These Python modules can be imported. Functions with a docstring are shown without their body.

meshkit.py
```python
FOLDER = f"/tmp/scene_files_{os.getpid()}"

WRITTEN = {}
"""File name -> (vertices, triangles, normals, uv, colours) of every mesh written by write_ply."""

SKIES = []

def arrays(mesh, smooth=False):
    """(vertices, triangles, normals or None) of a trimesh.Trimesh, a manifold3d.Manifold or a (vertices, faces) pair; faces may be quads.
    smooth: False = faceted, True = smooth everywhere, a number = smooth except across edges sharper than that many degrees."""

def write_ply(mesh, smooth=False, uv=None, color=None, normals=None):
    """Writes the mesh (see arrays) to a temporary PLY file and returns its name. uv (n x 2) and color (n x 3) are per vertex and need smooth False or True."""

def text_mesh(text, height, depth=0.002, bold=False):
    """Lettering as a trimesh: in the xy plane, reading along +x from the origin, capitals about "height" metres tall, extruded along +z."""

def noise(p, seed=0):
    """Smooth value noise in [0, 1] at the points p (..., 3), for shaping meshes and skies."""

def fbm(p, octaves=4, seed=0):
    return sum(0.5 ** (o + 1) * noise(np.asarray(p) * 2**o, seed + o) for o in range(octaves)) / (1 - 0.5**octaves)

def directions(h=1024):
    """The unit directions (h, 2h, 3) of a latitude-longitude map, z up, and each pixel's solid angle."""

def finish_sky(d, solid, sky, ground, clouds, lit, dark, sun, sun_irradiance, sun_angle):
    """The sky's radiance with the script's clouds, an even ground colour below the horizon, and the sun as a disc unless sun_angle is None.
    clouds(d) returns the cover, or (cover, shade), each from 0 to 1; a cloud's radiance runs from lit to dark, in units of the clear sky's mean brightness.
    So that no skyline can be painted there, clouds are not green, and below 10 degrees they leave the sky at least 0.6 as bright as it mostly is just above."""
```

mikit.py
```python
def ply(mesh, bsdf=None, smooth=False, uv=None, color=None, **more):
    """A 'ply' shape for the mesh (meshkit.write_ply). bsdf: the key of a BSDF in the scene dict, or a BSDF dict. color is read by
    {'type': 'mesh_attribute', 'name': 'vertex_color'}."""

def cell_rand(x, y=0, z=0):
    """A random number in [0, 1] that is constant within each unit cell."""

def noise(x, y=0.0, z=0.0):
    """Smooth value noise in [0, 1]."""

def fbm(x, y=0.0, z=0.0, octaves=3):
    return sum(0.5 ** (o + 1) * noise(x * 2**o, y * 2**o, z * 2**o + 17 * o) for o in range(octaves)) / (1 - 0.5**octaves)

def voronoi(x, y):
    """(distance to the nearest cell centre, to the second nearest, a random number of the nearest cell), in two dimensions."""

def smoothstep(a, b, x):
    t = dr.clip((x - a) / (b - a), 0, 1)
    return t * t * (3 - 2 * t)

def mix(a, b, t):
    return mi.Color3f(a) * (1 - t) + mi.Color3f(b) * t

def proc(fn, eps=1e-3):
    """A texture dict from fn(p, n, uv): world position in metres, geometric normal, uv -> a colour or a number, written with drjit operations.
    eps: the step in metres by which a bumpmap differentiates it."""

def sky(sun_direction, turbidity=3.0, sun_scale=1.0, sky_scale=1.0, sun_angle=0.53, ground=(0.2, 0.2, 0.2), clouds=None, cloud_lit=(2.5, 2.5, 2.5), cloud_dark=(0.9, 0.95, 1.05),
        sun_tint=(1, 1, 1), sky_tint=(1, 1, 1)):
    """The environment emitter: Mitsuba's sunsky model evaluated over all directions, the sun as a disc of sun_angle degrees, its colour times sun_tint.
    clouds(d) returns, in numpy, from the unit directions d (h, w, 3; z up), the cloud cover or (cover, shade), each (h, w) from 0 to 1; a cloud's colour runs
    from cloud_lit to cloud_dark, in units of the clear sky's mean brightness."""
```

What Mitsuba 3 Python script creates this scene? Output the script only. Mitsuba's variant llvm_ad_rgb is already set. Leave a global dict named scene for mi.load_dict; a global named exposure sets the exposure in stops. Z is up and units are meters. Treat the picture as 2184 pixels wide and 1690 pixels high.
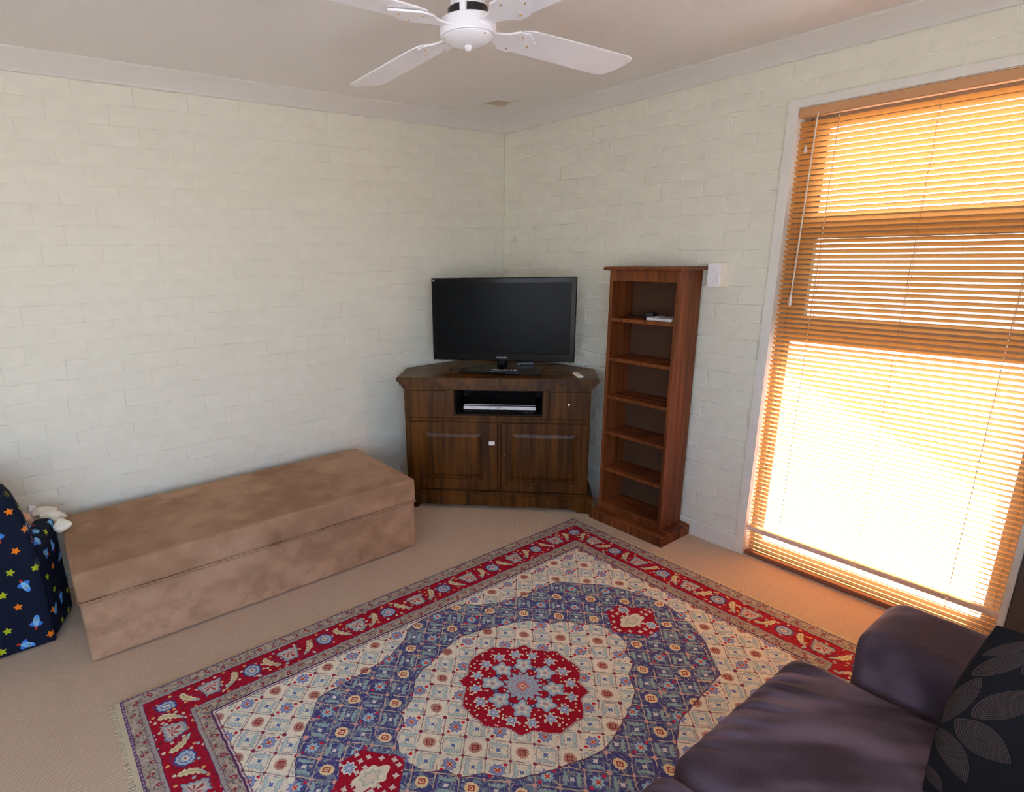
import math, numpy as np, trimesh, manifold3d as m3
import drjit as dr, mitsuba as mi, mikit, meshkit
from mikit import proc, noise, fbm, voronoi, cell_rand, smoothstep, mix, ply
from shapely.geometry import Polygon

T = mi.ScalarTransform4f
scene, labels = {}, {}
rng = np.random.default_rng(7)

# ------------------------------------------------------------------ camera, sky, exposure
CAM = np.array([-2.88425, -3.23169, 1.57052])
PITCH, ROLL, YAW = -0.277745601, -0.0226150434, 0.937594088
FPX, CX, CY, PW, PH = 1250.4535, 1092 - 134.304, 845 + 48.645, 2184, 1690
fwd = np.array([math.cos(PITCH) * math.cos(YAW), math.cos(PITCH) * math.sin(YAW), math.sin(PITCH)])
r0 = np.array([math.sin(YAW), -math.cos(YAW), 0.0])
u0 = np.cross(r0, fwd)
upv = -math.sin(ROLL) * r0 + math.cos(ROLL) * u0
scene['camera'] = {
    'type': 'perspective', 'fov': math.degrees(2 * math.atan(PW / 2 / FPX)), 'fov_axis': 'x',
    'principal_point_offset_x': (PW / 2 - CX) / PW, 'principal_point_offset_y': (PH / 2 - CY) / PH,
    'near_clip': 0.05, 'far_clip': 200.0,
    'to_world': T().look_at(origin=CAM.tolist(), target=(CAM + fwd).tolist(), up=upv.tolist())}
SUN = (0.62, -0.25, 0.80)
scene['sky'] = mikit.sky(SUN, turbidity=4.0, sun_scale=1.25, sky_scale=1.35, ground=(0.42, 0.41, 0.39), sun_tint=(0.86, 1.0, 1.30), sky_tint=(1.02, 1.0, 0.985))
exposure = 4.88


# ------------------------------------------------------------------ helpers
def lab(key, label=None, cat=None, group=None, kind=None):
    d = labels.setdefault(key, {})
    for k, v in (('label', label), ('category', cat), ('group', group), ('kind', kind)):
        if v:
            d[k] = v


def free(name):
    used = lambda k: k in scene or any(s.startswith(k + '__') for s in scene)
    if not used(name):
        return name
    i = 1
    while used(f'{name}_{i:03d}'):
        i += 1
    return f'{name}_{i:03d}'


COUNT = {}


def put(name, mesh, bsdf, parent=None, smooth=False, **kw):
    """One entry of the scene; a taken name gets the next number."""
    key = (parent + '__' + name) if parent else name
    n = COUNT.get(key, 0)
    COUNT[key] = n + 1
    key = key if n == 0 else f'{key}_{n:03d}'
    scene[key] = ply(mesh, bsdf, smooth, **kw)
    return key


def T4(R=None, t=(0, 0, 0)):
    M = np.eye(4)
    if R is not None:
        M[:3, :3] = R
    M[:3, 3] = t
    return M


def Rz(a):
    c, s = math.cos(a), math.sin(a)
    return np.array([[c, -s, 0], [s, c, 0], [0, 0, 1.0]])


def Rx(a):
    c, s = math.cos(a), math.sin(a)
    return np.array([[1.0, 0, 0], [0, c, -s], [0, s, c]])


def Ry(a):
    c, s = math.cos(a), math.sin(a)
    return np.array([[c, 0, s], [0, 1.0, 0], [-s, 0, c]])


def cbox(lo, hi, c=0.002, M=None):
    """Box between two corners with chamfered edges."""
    lo, hi = np.minimum(lo, hi).astype(float), np.maximum(lo, hi).astype(float)
    c = min(c, 0.49 * (hi - lo).min())
    pts = []
    for sx in (0, 1):
        for sy in (0, 1):
            for sz in (0, 1):
                p = np.where([sx, sy, sz], hi, lo)
                d = np.where([sx, sy, sz], -1.0, 1.0) * c
                for k in range(3):
                    q = p + d
                    q[k] = p[k]
                    pts.append(q)
    m = trimesh.convex.convex_hull(np.array(pts))
    if M is not None:
        m.apply_transform(M)
    return m


def rbox(size, r, n=10, M=None, lim=None):
    """Rounded box centred on the origin, dense grid (for cushions and soft things)."""
    h = np.array(size, float) / 2
    r = min(r, h.min())
    verts, faces, base = [], [], 0
    def axis(hh):
        k = max(3, n)
        e = np.linspace(0, 1, 5) * r
        mid = np.linspace(-hh + r, hh - r, k)
        return np.unique(np.round(np.concatenate([-hh + e, mid, hh - e]), 6))
    ax = [axis(x) for x in h]
    for k in range(3):
        i, j = (k + 1) % 3, (k + 2) % 3
        for s in (-1, 1):
            A, B = np.meshgrid(ax[i], ax[j], indexing='ij')
            P = np.zeros(A.shape + (3,))
            P[..., i], P[..., j], P[..., k] = A, B, s * h[k]
            na, nb = A.shape
            idx = np.arange(na * nb).reshape(na, nb) + base
            q = np.stack([idx[:-1, :-1], idx[1:, :-1], idx[1:, 1:], idx[:-1, 1:]], -1).reshape(-1, 4)
            if s < 0:
                q = q[:, ::-1]
            verts.append(P.reshape(-1, 3))
            faces.append(q)
            base += na * nb
    V, F = np.vstack(verts), np.vstack(faces)
    inner = np.clip(V, -(h - r), h - r)
    d = V - inner
    # move grid points on the flat rims towards equal-angle positions on the round
    d = np.where(np.abs(d) > 1e-9, d, 0)
    # map the cube-like corner to a sphere
    x = d / r
    x = np.clip(x, -1, 1)
    ang = np.tan(x * math.pi / 4)
    ln = np.linalg.norm(ang, axis=1, keepdims=True)
    nrm = np.where(ln > 1e-9, ang / np.maximum(ln, 1e-9), 0)
    V = inner + nrm * r
    F = np.vstack([F[:, [0, 1, 2]], F[:, [0, 2, 3]]])
    m = trimesh.Trimesh(V, F, process=False)
    m.merge_vertices(digits_vertex=6)
    if M is not None:
        m.apply_transform(M)
    return m


def prism(poly, z0, z1, M=None):
    """Polygon (n x 2, or shapely) extruded from z0 to z1."""
    p = poly if hasattr(poly, 'area') else Polygon(poly)
    m = trimesh.creation.extrude_polygon(p, z1 - z0, engine='earcut')
    m.apply_translation([0, 0, z0])
    if M is not None:
        m.apply_transform(M)
    return m


def lathe(profile, n=40, M=None):
    m = trimesh.creation.revolve(np.array(profile, float), sections=n)
    m.merge_vertices()
    m.update_faces(m.nondegenerate_faces())
    m.remove_unreferenced_vertices()
    m = trimesh.Trimesh(m.vertices, m.faces, process=True)
    if M is not None:
        m.apply_transform(M)
    return m


def tube(pts, r, n=8):
    p = np.asarray(pts, float)
    t = np.gradient(p, axis=0)
    t /= np.linalg.norm(t, axis=1, keepdims=True)
    ref = np.where(np.abs(t[:, 2:]) < 0.9, [0, 0, 1.0], [1.0, 0, 0])
    a = np.cross(t, ref)
    a /= np.linalg.norm(a, axis=1, keepdims=True)
    b = np.cross(t, a)
    ang = np.arange(n) * 2 * np.pi / n
    rr = np.broadcast_to(r, (len(p),))
    V = p[:, None] + rr[:, None, None] * (np.cos(ang)[None, :, None] * a[:, None] + np.sin(ang)[None, :, None] * b[:, None])
    V = V.reshape(-1, 3)
    F = []
    for i in range(len(p) - 1):
        for j in range(n):
            k = (j + 1) % n
            F.append([i * n + j, (i + 1) * n + j, (i + 1) * n + k])
            F.append([i * n + j, (i + 1) * n + k, i * n + k])
    c0, c1 = len(V), len(V) + 1
    V = np.vstack([V, p[:1], p[-1:]])
    e = (len(p) - 1) * n
    for j in range(n):
        k = (j + 1) % n
        F.append([c0, j, k])
        F.append([c1, e + k, e + j])
    m = trimesh.Trimesh(V, np.array(F), process=False)
    m.fix_normals()
    return m


def cat(*ms):
    return trimesh.util.concatenate(list(ms))


def man(m):
    return m3.Manifold(m3.Mesh(np.asarray(m.vertices, np.float32), np.asarray(m.faces, np.uint32)))


def cut(a, *bs):
    r = man(a)
    for b in bs:
        r = r - man(b)
    q = r.to_mesh()
    return trimesh.Trimesh(q.vert_properties[:, :3], q.tri_verts, process=True)


def rgb(*c):
    return {'type': 'rgb', 'value': list(map(float, c))}


def bs(name, col, rough=0.5, spec=0.5, **kw):
    d = {'type': 'principled', 'base_color': col if isinstance(col, dict) else rgb(*col), 'roughness': rough, 'specular': spec, **kw}
    scene[name] = {'type': 'twosided', 'bsdf': d}
    return name


def bump(name, inner, tex, scale=1.0):
    scene[name] = {'type': 'twosided', 'bsdf': {'type': 'bumpmap', 'arbitrary': tex, 'scale': scale, 'bsdf': inner}}
    return name


# ------------------------------------------------------------------ materials
def f_paint(p, n, uv):
    t = fbm(p.x * 1.3 + 9, p.y * 1.3, p.z * 1.3, 3)
    s = fbm(p.x * 24, p.y * 24, p.z * 24, 2)
    # a few old nail holes and scuffs on the paint
    d1 = dr.norm(p - mi.Point3f(-2.705, -0.004, 1.905))
    d2 = dr.norm(p - mi.Point3f(-2.50, -0.004, 1.88))
    d3 = dr.norm(p - mi.Point3f(-0.004, -0.11, 1.64))
    c = mix((0.660, 0.640, 0.540), (0.700, 0.678, 0.585), t) * (0.97 + 0.06 * s)
    c = mix(c, (0.36, 0.20, 0.05), 1 - smoothstep(0.004, 0.008, d1))
    c = mix(c, (0.36, 0.36, 0.25), 1 - smoothstep(0.004, 0.008, d2))
    return mix(c, (0.45, 0.44, 0.42), 0.55 * (1 - smoothstep(0.015, 0.035, d3)))


def f_paint_bump(p, n, uv):
    return fbm(p.x * 60, p.y * 60, p.z * 60, 3)


bump('wall_paint', {'type': 'principled', 'base_color': proc(f_paint), 'roughness': 0.55, 'specular': 0.35}, proc(f_paint_bump, 2e-3), 0.0011)
bs('ceiling_paint', (0.635, 0.61, 0.58), 0.9, 0.2)
bs('trim_paint', (0.68, 0.655, 0.605), 0.4, 0.4)
bs('cornice_paint', (0.64, 0.612, 0.57), 0.7, 0.3)
bs('white_enamel', (0.72, 0.715, 0.755), 0.28, 0.5)
bs('white_plastic', (0.80, 0.78, 0.80), 0.35, 0.5)
bs('cream_plastic', (0.76, 0.69, 0.58), 0.4, 0.5)
bs('black_plastic', (0.008, 0.008, 0.009), 0.25, 0.5)
bs('black_gloss', (0.004, 0.004, 0.005), 0.15, 0.14)
bs('screen_gloss', (0.003, 0.004, 0.005), 0.25, 0.08)
bs('grey_print', (0.30, 0.30, 0.32), 0.5)
bs('dark_print', (0.05, 0.05, 0.06), 0.5)
bs('silver_plastic', (0.62, 0.62, 0.66), 0.35, 0.6, metallic=0.3)
bs('brass', (0.55, 0.40, 0.20), 0.3, 0.5, metallic=0.9)
bs('dark_taupe', (0.085, 0.066, 0.056), 0.6, 0.3)
bs('vent_paint', (0.72, 0.64, 0.50), 0.6)


def f_carpet(p, n, uv):
    a, b = (p.x + p.y) * 0.7071 / 0.0078, (p.x - p.y) * 0.7071 / 0.0078
    row = dr.floor(b)
    da, db = a + 0.5 * (row - 2 * dr.floor(row / 2)), b
    fa, fb = da - dr.floor(da) - 0.5, db - row - 0.5
    loop = 1 - smoothstep(0.20, 0.60, dr.sqrt(fa * fa + fb * fb))
    r = cell_rand(dr.floor(da), row, 3)
    big = fbm(p.x * 1.7, p.y * 1.7, 2.0, 3)
    c = mix((0.42, 0.310, 0.220), (0.59, 0.452, 0.333), loop * (0.80 + 0.2 * r))
    return c * (0.90 + 0.2 * big)


bs('carpet_loop', proc(f_carpet), 0.95, 0.1, sheen=0.3)


def f_wood_dark(p, n, uv):
    k = dr.select(dr.abs(n.z) > 0.7, 2.2, 38.0)              # flat boards run along the front
    h = fbm((p.x - p.y) * k, (p.x + p.y) * 38, p.z * 2.2, 3)
    g = fbm((p.x - p.y) * 5, (p.x + p.y) * 5, p.z * 0.9, 2)
    return mix((0.030, 0.0095, 0.0007), (0.128, 0.0430, 0.0027), smoothstep(0.25, 0.78, 0.55 * h + 0.45 * g))


def f_wood_red(p, n, uv):
    k = dr.select(dr.abs(n.z) > 0.7, 2.5, 55.0)
    h = fbm(p.x * 55, p.y * k, p.z * 2.5, 3)
    g = fbm(p.x * 6, p.y * 6, p.z * 0.8 + 5, 2)
    return mix((0.062, 0.0155, 0.0043), (0.222, 0.063, 0.0175), smoothstep(0.22, 0.80, 0.55 * h + 0.45 * g))


bs('dark_wood', proc(f_wood_dark), 0.38, 0.25)
bs('red_wood', proc(f_wood_red), 0.45, 0.25)
bs('shaded_back_board', (0.075, 0.036, 0.020), 0.6, 0.2)  # dimness of the bookcase interior is put into this darker, greyer colour
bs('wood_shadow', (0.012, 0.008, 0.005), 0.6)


def f_suede(p, n, uv):
    a = fbm(p.x * 3.2, p.y * 3.2, p.z * 3.2, 4)
    b = fbm(p.x * 13 + 4, p.y * 13, p.z * 13, 3)
    fine = noise(p.x * 420, p.y * 420, p.z * 420)
    t = smoothstep(0.30, 0.72, 0.62 * a + 0.38 * b)
    sm = fbm(p.x * 17 + 20, p.y * 17, p.z * 15 + 3, 5)
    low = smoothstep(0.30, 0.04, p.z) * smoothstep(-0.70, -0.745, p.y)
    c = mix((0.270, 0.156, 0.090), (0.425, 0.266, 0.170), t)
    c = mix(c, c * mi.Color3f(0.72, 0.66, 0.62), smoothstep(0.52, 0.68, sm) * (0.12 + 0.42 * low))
    # a water stain running down the front
    d = dr.sqrt(dr.square((p.x + 2.06 + 0.03 * noise(p.z * 14, 1)) / 0.055) + dr.square((p.z - 0.20) / 0.17))
    c = mix(c, c * mi.Color3f(0.66, 0.56, 0.52), (1 - smoothstep(0.35, 1.15, d)) * smoothstep(-0.74, -0.755, p.y))
    return c * (0.93 + 0.14 * fine)


bs('tan_suede', proc(f_suede), 0.9, 0.1, sheen=0.1, sheen_tint=0.6)


def f_sofa(p, n, uv):
    a = 0.65 * fbm(p.x * 3.1 + p.y * 1.6 + 3, p.y * 3.1 - p.x * 1.2, p.z * 3, 4) + 0.35 * fbm((p.x + p.y) * 14, (p.x - p.y) * 4, p.z * 8, 2)
    fine = noise(p.x * 380, p.y * 380, p.z * 380)
    return mix((0.058, 0.038, 0.047), (0.162, 0.115, 0.145), smoothstep(0.36, 0.64, a)) * (0.9 + 0.2 * fine)


bs('plum_suede', proc(f_sofa), 0.95, 0.05, sheen=1.0, sheen_tint=0.3)
bs('cushion_cloth', (0.009, 0.008, 0.010), 0.9, 0.15, sheen=0.25)


def f_leaf(p, n, uv):
    s = 0.5 + 0.5 * dr.sin(uv.x * 44.0)
    d = 0.5 + 0.5 * dr.sin(uv.y * 300.0 + uv.x * 40)
    return mix((0.015, 0.010, 0.009), (0.066, 0.044, 0.041), s * (0.55 + 0.45 * d))


bs('leaf_cloth', proc(f_leaf), 0.85, 0.2, sheen=0.4)


# ---- the printed child's fabric: stars and rockets on navy, laid flat on each face
def f_kids(p, n, uv):
    ax, ay, az = dr.abs(n.x), dr.abs(n.y), dr.abs(n.z)
    top = az > 0.8
    side = (ax > ay) & ~top
    U = dr.select(side, p.y * 1.0 + 3.3, p.x)
    V = dr.select(top, p.y, p.z)
    S = 0.082
    U, V = U / S, V / S
    col = mi.Color3f(0.0075, 0.0105, 0.024) * (0.85 + 0.3 * noise(p.x * 300, p.y * 300, p.z * 300))
    row = dr.floor(V)
    U = U + 0.5 * (row - 2 * dr.floor(row / 2))
    cu = dr.floor(U)
    k = cell_rand(cu, row, 5)
    k2 = cell_rand(cu, row, 9)
    k3 = cell_rand(cu, row, 14)
    x = U - cu - 0.5 - 0.22 * (k2 - 0.5)
    y = V - row - 0.5 - 0.22 * (k3 - 0.5)
    a = k2 * 6.283
    ca, sa = dr.cos(a), dr.sin(a)
    x, y = ca * x + sa * y, -sa * x + ca * y
    r = dr.sqrt(x * x + y * y) + 1e-6
    th = dr.atan2(y, x)
    # five-pointed star
    w = th / (2 * math.pi / 5)
    w = dr.abs(w - dr.floor(w + 0.5)) * 2
    star = r < 0.205 * (1 - 0.52 * (w ** 0.8))
    starcol = dr.select(k3 < 0.55, mi.Color3f(0.36, 0.40, 0.018), mi.Color3f(0.72, 0.17, 0.012))
    # rocket: pointed body, fins, window, flame
    hw = 0.135 * dr.sqrt(dr.maximum(0, 1 - dr.square((y - 0.02) / 0.33)))
    body = (dr.abs(x) < hw) & (dr.abs(y) < 0.32)
    fin = (dr.abs(x) < 0.30 - 0.9 * dr.abs(y + 0.16)) & (dr.abs(y + 0.14) < 0.14)
    win = dr.sqrt(x * x + dr.square(y - 0.07)) < 0.055
    flame = (dr.abs(x) < 0.075 - 0.5 * dr.abs(y + 0.37)) & (y < -0.28)
    nose = y > 0.17
    isst = k < 0.52
    gap = k > 0.93
    rc = mi.Color3f(col)
    rc = dr.select(flame, mi.Color3f(0.42, 0.03, 0.02), rc)
    rc = dr.select(fin, mi.Color3f(0.045, 0.16, 0.50), rc)
    rc = dr.select(body, mi.Color3f(0.18, 0.42, 0.66), rc)
    rc = dr.select(body & nose, mi.Color3f(0.07, 0.24, 0.62), rc)
    rc = dr.select(win & body, mi.Color3f(0.20, 0.22, 0.14), rc)
    out = dr.select(isst, dr.select(star, starcol, col), rc)
    return dr.select(gap, col, out)


bs('rocket_print', proc(f_kids), 0.9, 0.1, sheen=0.3)
bs('cream_cloth', (0.74, 0.70, 0.58), 0.9, 0.1, sheen=0.3)
bs('white_cloth', (0.72, 0.70, 0.70), 0.9, 0.1)
bs('peach_cloth', (0.72, 0.42, 0.28), 0.9, 0.1)

# ---- blinds: thin translucent slats
scene['slat_vinyl'] = {'type': 'principledthin', 'base_color': rgb(0.78, 0.40, 0.125), 'roughness': 0.45, 'diff_trans': 0.85, 'spec_trans': 0.0}
bs('rail_vinyl', (0.55, 0.28, 0.13), 0.4, 0.5)
bs('rail_glare', (0.66, 0.52, 0.45), 0.4, 0.5)  # veiling glare on the middle rail is put into this paler colour
bs('rail_brown', (0.20, 0.075, 0.045), 0.4, 0.5)
bs('cord', (0.42, 0.20, 0.09), 0.8)
bs('bead', (0.80, 0.70, 0.55), 0.4)
bs('wand_plastic', (0.66, 0.56, 0.47), 0.15, 0.6, spec_trans=0.0)
scene['pane_glass'] = {'type': 'thindielectric', 'int_ior': 1.5}
scene['dimming_pane'] = {'type': 'thindielectric', 'int_ior': 1.5, 'specular_transmittance': rgb(0.22, 0.22, 0.22)}  # tint added only to dim the slats at the middle sash
bs('paving_stone', (0.36, 0.34, 0.31), 0.9, 0.1)
bs('sash_paint', (0.30, 0.24, 0.18), 0.5)


# ---- the rug
OX, OY = -1.602, -1.912
HX, HY = 1.217, 0.847


def lin(x, pts):
    """Piecewise linear function through the points."""
    y = mi.Float(pts[0][1])
    for (x0, y0), (x1, y1) in zip(pts[:-1], pts[1:]):
        y = dr.select(x >= x0, y0 + (y1 - y0) * dr.clip((x - x0) / (x1 - x0), 0, 1), y)
    return y


def f_rug(p, n, uv):
    F = mi.Float
    u = p.x - OX + 0.0075 * (fbm(p.x * 34, p.y * 34, 1.0, 2) - 0.5)
    v = p.y - OY + 0.0075 * (fbm(p.x * 34 + 31, p.y * 34, 7.0, 2) - 0.5)
    a, b = dr.abs(u), dr.abs(v)
    eu, ev = HX - a, HY - b
    short = eu < ev                       # the bands along the two short ends
    e = dr.minimum(eu, ev)
    t = dr.select(short, v, u)            # run along the band
    px = 0.0011

    def band(x, lo, hi):
        return smoothstep(lo - px, lo + px, x) * (1 - smoothstep(hi - px, hi + px, x))

    def inside(d):
        return 1 - smoothstep(-px, px, d)

    def rep(x, period, off=0.0):
        q = (x - off) / period
        k = dr.floor(q + 0.5)
        return (q - k) * period, k

    red, dred = (0.32, 0.010, 0.026), (0.17, 0.012, 0.03)
    navy, cream = (0.060, 0.055, 0.19), (0.74, 0.665, 0.53)
    teal, sky = (0.265, 0.375, 0.375), (0.31, 0.38, 0.50)
    sand, purple = (0.60, 0.44, 0.235), (0.105, 0.022, 0.085)
    greyb = (0.335, 0.275, 0.230)

    # ---------------- field
    P, Q = u / 0.1058 + v / 0.1095, u / 0.1058 - v / 0.1095
    ip, iq = dr.floor(P + 0.5), dr.floor(Q + 0.5)
    fp, fq = P - ip, Q - iq
    odd = lambda k: dr.abs(k - 2 * dr.floor(k / 2)) > 0.5
    op, oq = odd(ip), odd(iq)
    isros, isflo = ~op & ~oq, op & oq
    iswr = op ^ oq
    L = 0.0761                            # cell side in metres
    x, y = fp * L, fq * L
    r = dr.sqrt(x * x + y * y) + 1e-7
    th = dr.atan2(y, x)
    vo = lin(a, [(0, 0.575), (0.13, 0.565), (0.20, 0.505), (0.31, 0.447), (0.57, 0.420), (0.63, 0.415), (0.67, 0.365), (0.77, 0.262), (0.82, 0.17), (0.86, 0.06), (0.87, 0.0), (0.88, -1)])
    vi = lin(a, [(0, 0.372), (0.05, 0.365), (0.24, 0.305), (0.30, 0.275), (0.36, 0.20), (0.425, 0.172), (0.445, 0.12), (0.50, 0.09), (0.53, 0.0), (0.54, -1)])
    inblue = inside(b - vo) * (1 - inside(b - vi))
    line = dr.maximum(1 - smoothstep(0.0014, 0.0034, dr.abs(b - vo)), 1 - smoothstep(0.0014, 0.0034, dr.abs(b - vi)))
    fz = inblue > 0.5

    def pick(cb, cc):
        return dr.select(fz, mi.Color3f(cb), mi.Color3f(cc))

    col = pick(navy, cream)
    # meandering vines between the motifs
    vine = dr.abs(fbm(u * 46, v * 46, 3.0, 2) - 0.5)
    col = mix(col, pick((0.54, 0.42, 0.30), (0.36, 0.28, 0.27)), 0.8 * (1 - smoothstep(0.014, 0.036, vine)))
    vine2 = dr.abs(fbm(u * 80 + 3, v * 80, 13.0, 2) - 0.5)
    col = mix(col, pick((0.33, 0.40, 0.38), (0.50, 0.46, 0.43)), dr.select(fz, 0.25, 0.6) * (1 - smoothstep(0.02, 0.05, vine2)))
    blob = fbm(u * 62 + 8, v * 62, 5.0, 2)
    col = mix(col, pick(teal, (0.60, 0.62, 0.54)), dr.select(fz, 0.45, 0.8) * smoothstep(0.60, 0.64, blob))
    # lattice
    gl = dr.minimum(0.5 - dr.abs(fp), 0.5 - dr.abs(fq)) * L
    brk = smoothstep(0.34, 0.44, fbm(u * 30, v * 30, 21.0, 2))
    col = mix(col, pick((0.56, 0.44, 0.32), (0.26, 0.15, 0.15)), 0.85 * brk * (1 - smoothstep(0.0010, 0.0026, gl)))
    # wreaths: two lobed leaves face to face round a small flower
    lng = dr.select(op, x, y)
    sh = dr.select(op, y, x)
    wv = 0.0022 * dr.cos(lng * 430) + 0.0012 * dr.cos(lng * 900 + 1)
    outer_ = dr.maximum(dr.abs(sh) - 0.0265 + wv, dr.abs(lng) - dr.select(fz, 0.0255, 0.0300))
    inner_ = dr.maximum(dr.abs(sh) - 0.0125 + wv, 0.0)
    mid_ = dr.abs(sh) - 0.0135 - 0.5 * wv - 0.004 * dr.square(lng / 0.02)
    leafm = inside(outer_) * smoothstep(-px, px, mid_)
    edge_ = inside(dr.abs(outer_) - 0.0014) + 0.7 * inside(dr.abs(mid_) - 0.0012) * inside(outer_)
    col = mix(col, pick((0.27, 0.385, 0.385), (0.43, 0.53, 0.51)), F(iswr) * leafm)
    col = mix(col, pick((0.20, 0.25, 0.30), (0.22, 0.23, 0.27)), F(iswr) * dr.clip(edge_, 0, 1) * 0.75)
    core = dr.abs(sh) / 0.012 + dr.abs(lng) / 0.021
    col = mix(col, pick((0.10, 0.13, 0.25), (0.66, 0.65, 0.53)), F(iswr) * inside((core - 1) * 0.012))
    pt4 = r + 0.0022 * dr.cos(4 * th)
    col = mix(col, pick((0.68, 0.62, 0.60), (0.11, 0.15, 0.36)), F(iswr) * inside(pt4 - 0.0072))
    # rosettes
    pet = r + 0.0014 * dr.cos(12 * th)
    col = mix(col, pick((0.70, 0.50, 0.27), cream), F(isros) * inside(dr.maximum(dr.abs(x), dr.abs(y)) - 0.030) * pick((0, 0, 0), (1, 1, 1)).x)
    col = mix(col, pick((0.72, 0.53, 0.30), (0.40, 0.19, 0.16)), F(isros) * inside(pet - 0.0215))
    ring = dr.abs(dr.sin(6 * th)) * dr.abs(dr.sin(r * 420))
    col = mix(col, pick((0.72, 0.56, 0.36), (0.52, 0.30, 0.22)), F(isros) * inside(pet - 0.020) * smoothstep(0.35, 0.6, ring))
    cheb = dr.maximum(dr.abs(x), dr.abs(y))
    col = mix(col, pick((0.34, 0.045, 0.04), (0.27, 0.03, 0.035)), F(isros) * inside(dr.abs(cheb - 0.0085) - 0.0022))
    col = mix(col, pick((0.40, 0.06, 0.05), (0.27, 0.03, 0.035)), F(isros) * inside(cheb - 0.003))
    # flowers with a red cross and two red buds
    pf = r + 0.0032 * dr.cos(8 * th)
    col = mix(col, pick((0.09, 0.09, 0.25), (0.16, 0.17, 0.33)), F(isflo) * inside(pf - 0.0225))
    col = mix(col, pick((0.30, 0.46, 0.55), (0.24, 0.28, 0.47)), F(isflo) * inside(pf - 0.0195))
    col = mix(col, mi.Color3f(0.62, 0.47, 0.40), F(isflo) * inside(r - 0.0095))
    cr = dr.minimum(dr.abs(x + y), dr.abs(x - y)) * 0.7071
    col = mix(col, mi.Color3f(0.48, 0.05, 0.03), F(isflo) * inside(dr.maximum(cr - 0.0024, r - 0.011)))
    bx, by = dr.abs(x + y) * 0.7071, dr.abs(x - y) * 0.7071
    bud = dr.sqrt(dr.square(bx - 0.0325) + by * by)
    col = mix(col, mi.Color3f(0.50, 0.02, 0.05), F(isflo) * inside(bud - 0.0062))
    # knots where the lattice crosses
    kx, ky = (0.5 - dr.abs(fp)) * L, (0.5 - dr.abs(fq)) * L
    kc = cell_rand(dr.floor(P), dr.floor(Q), 4)
    kd = dr.maximum(kx, ky) - dr.select(kc > 0.5, 0.0065, 0.0045)
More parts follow.
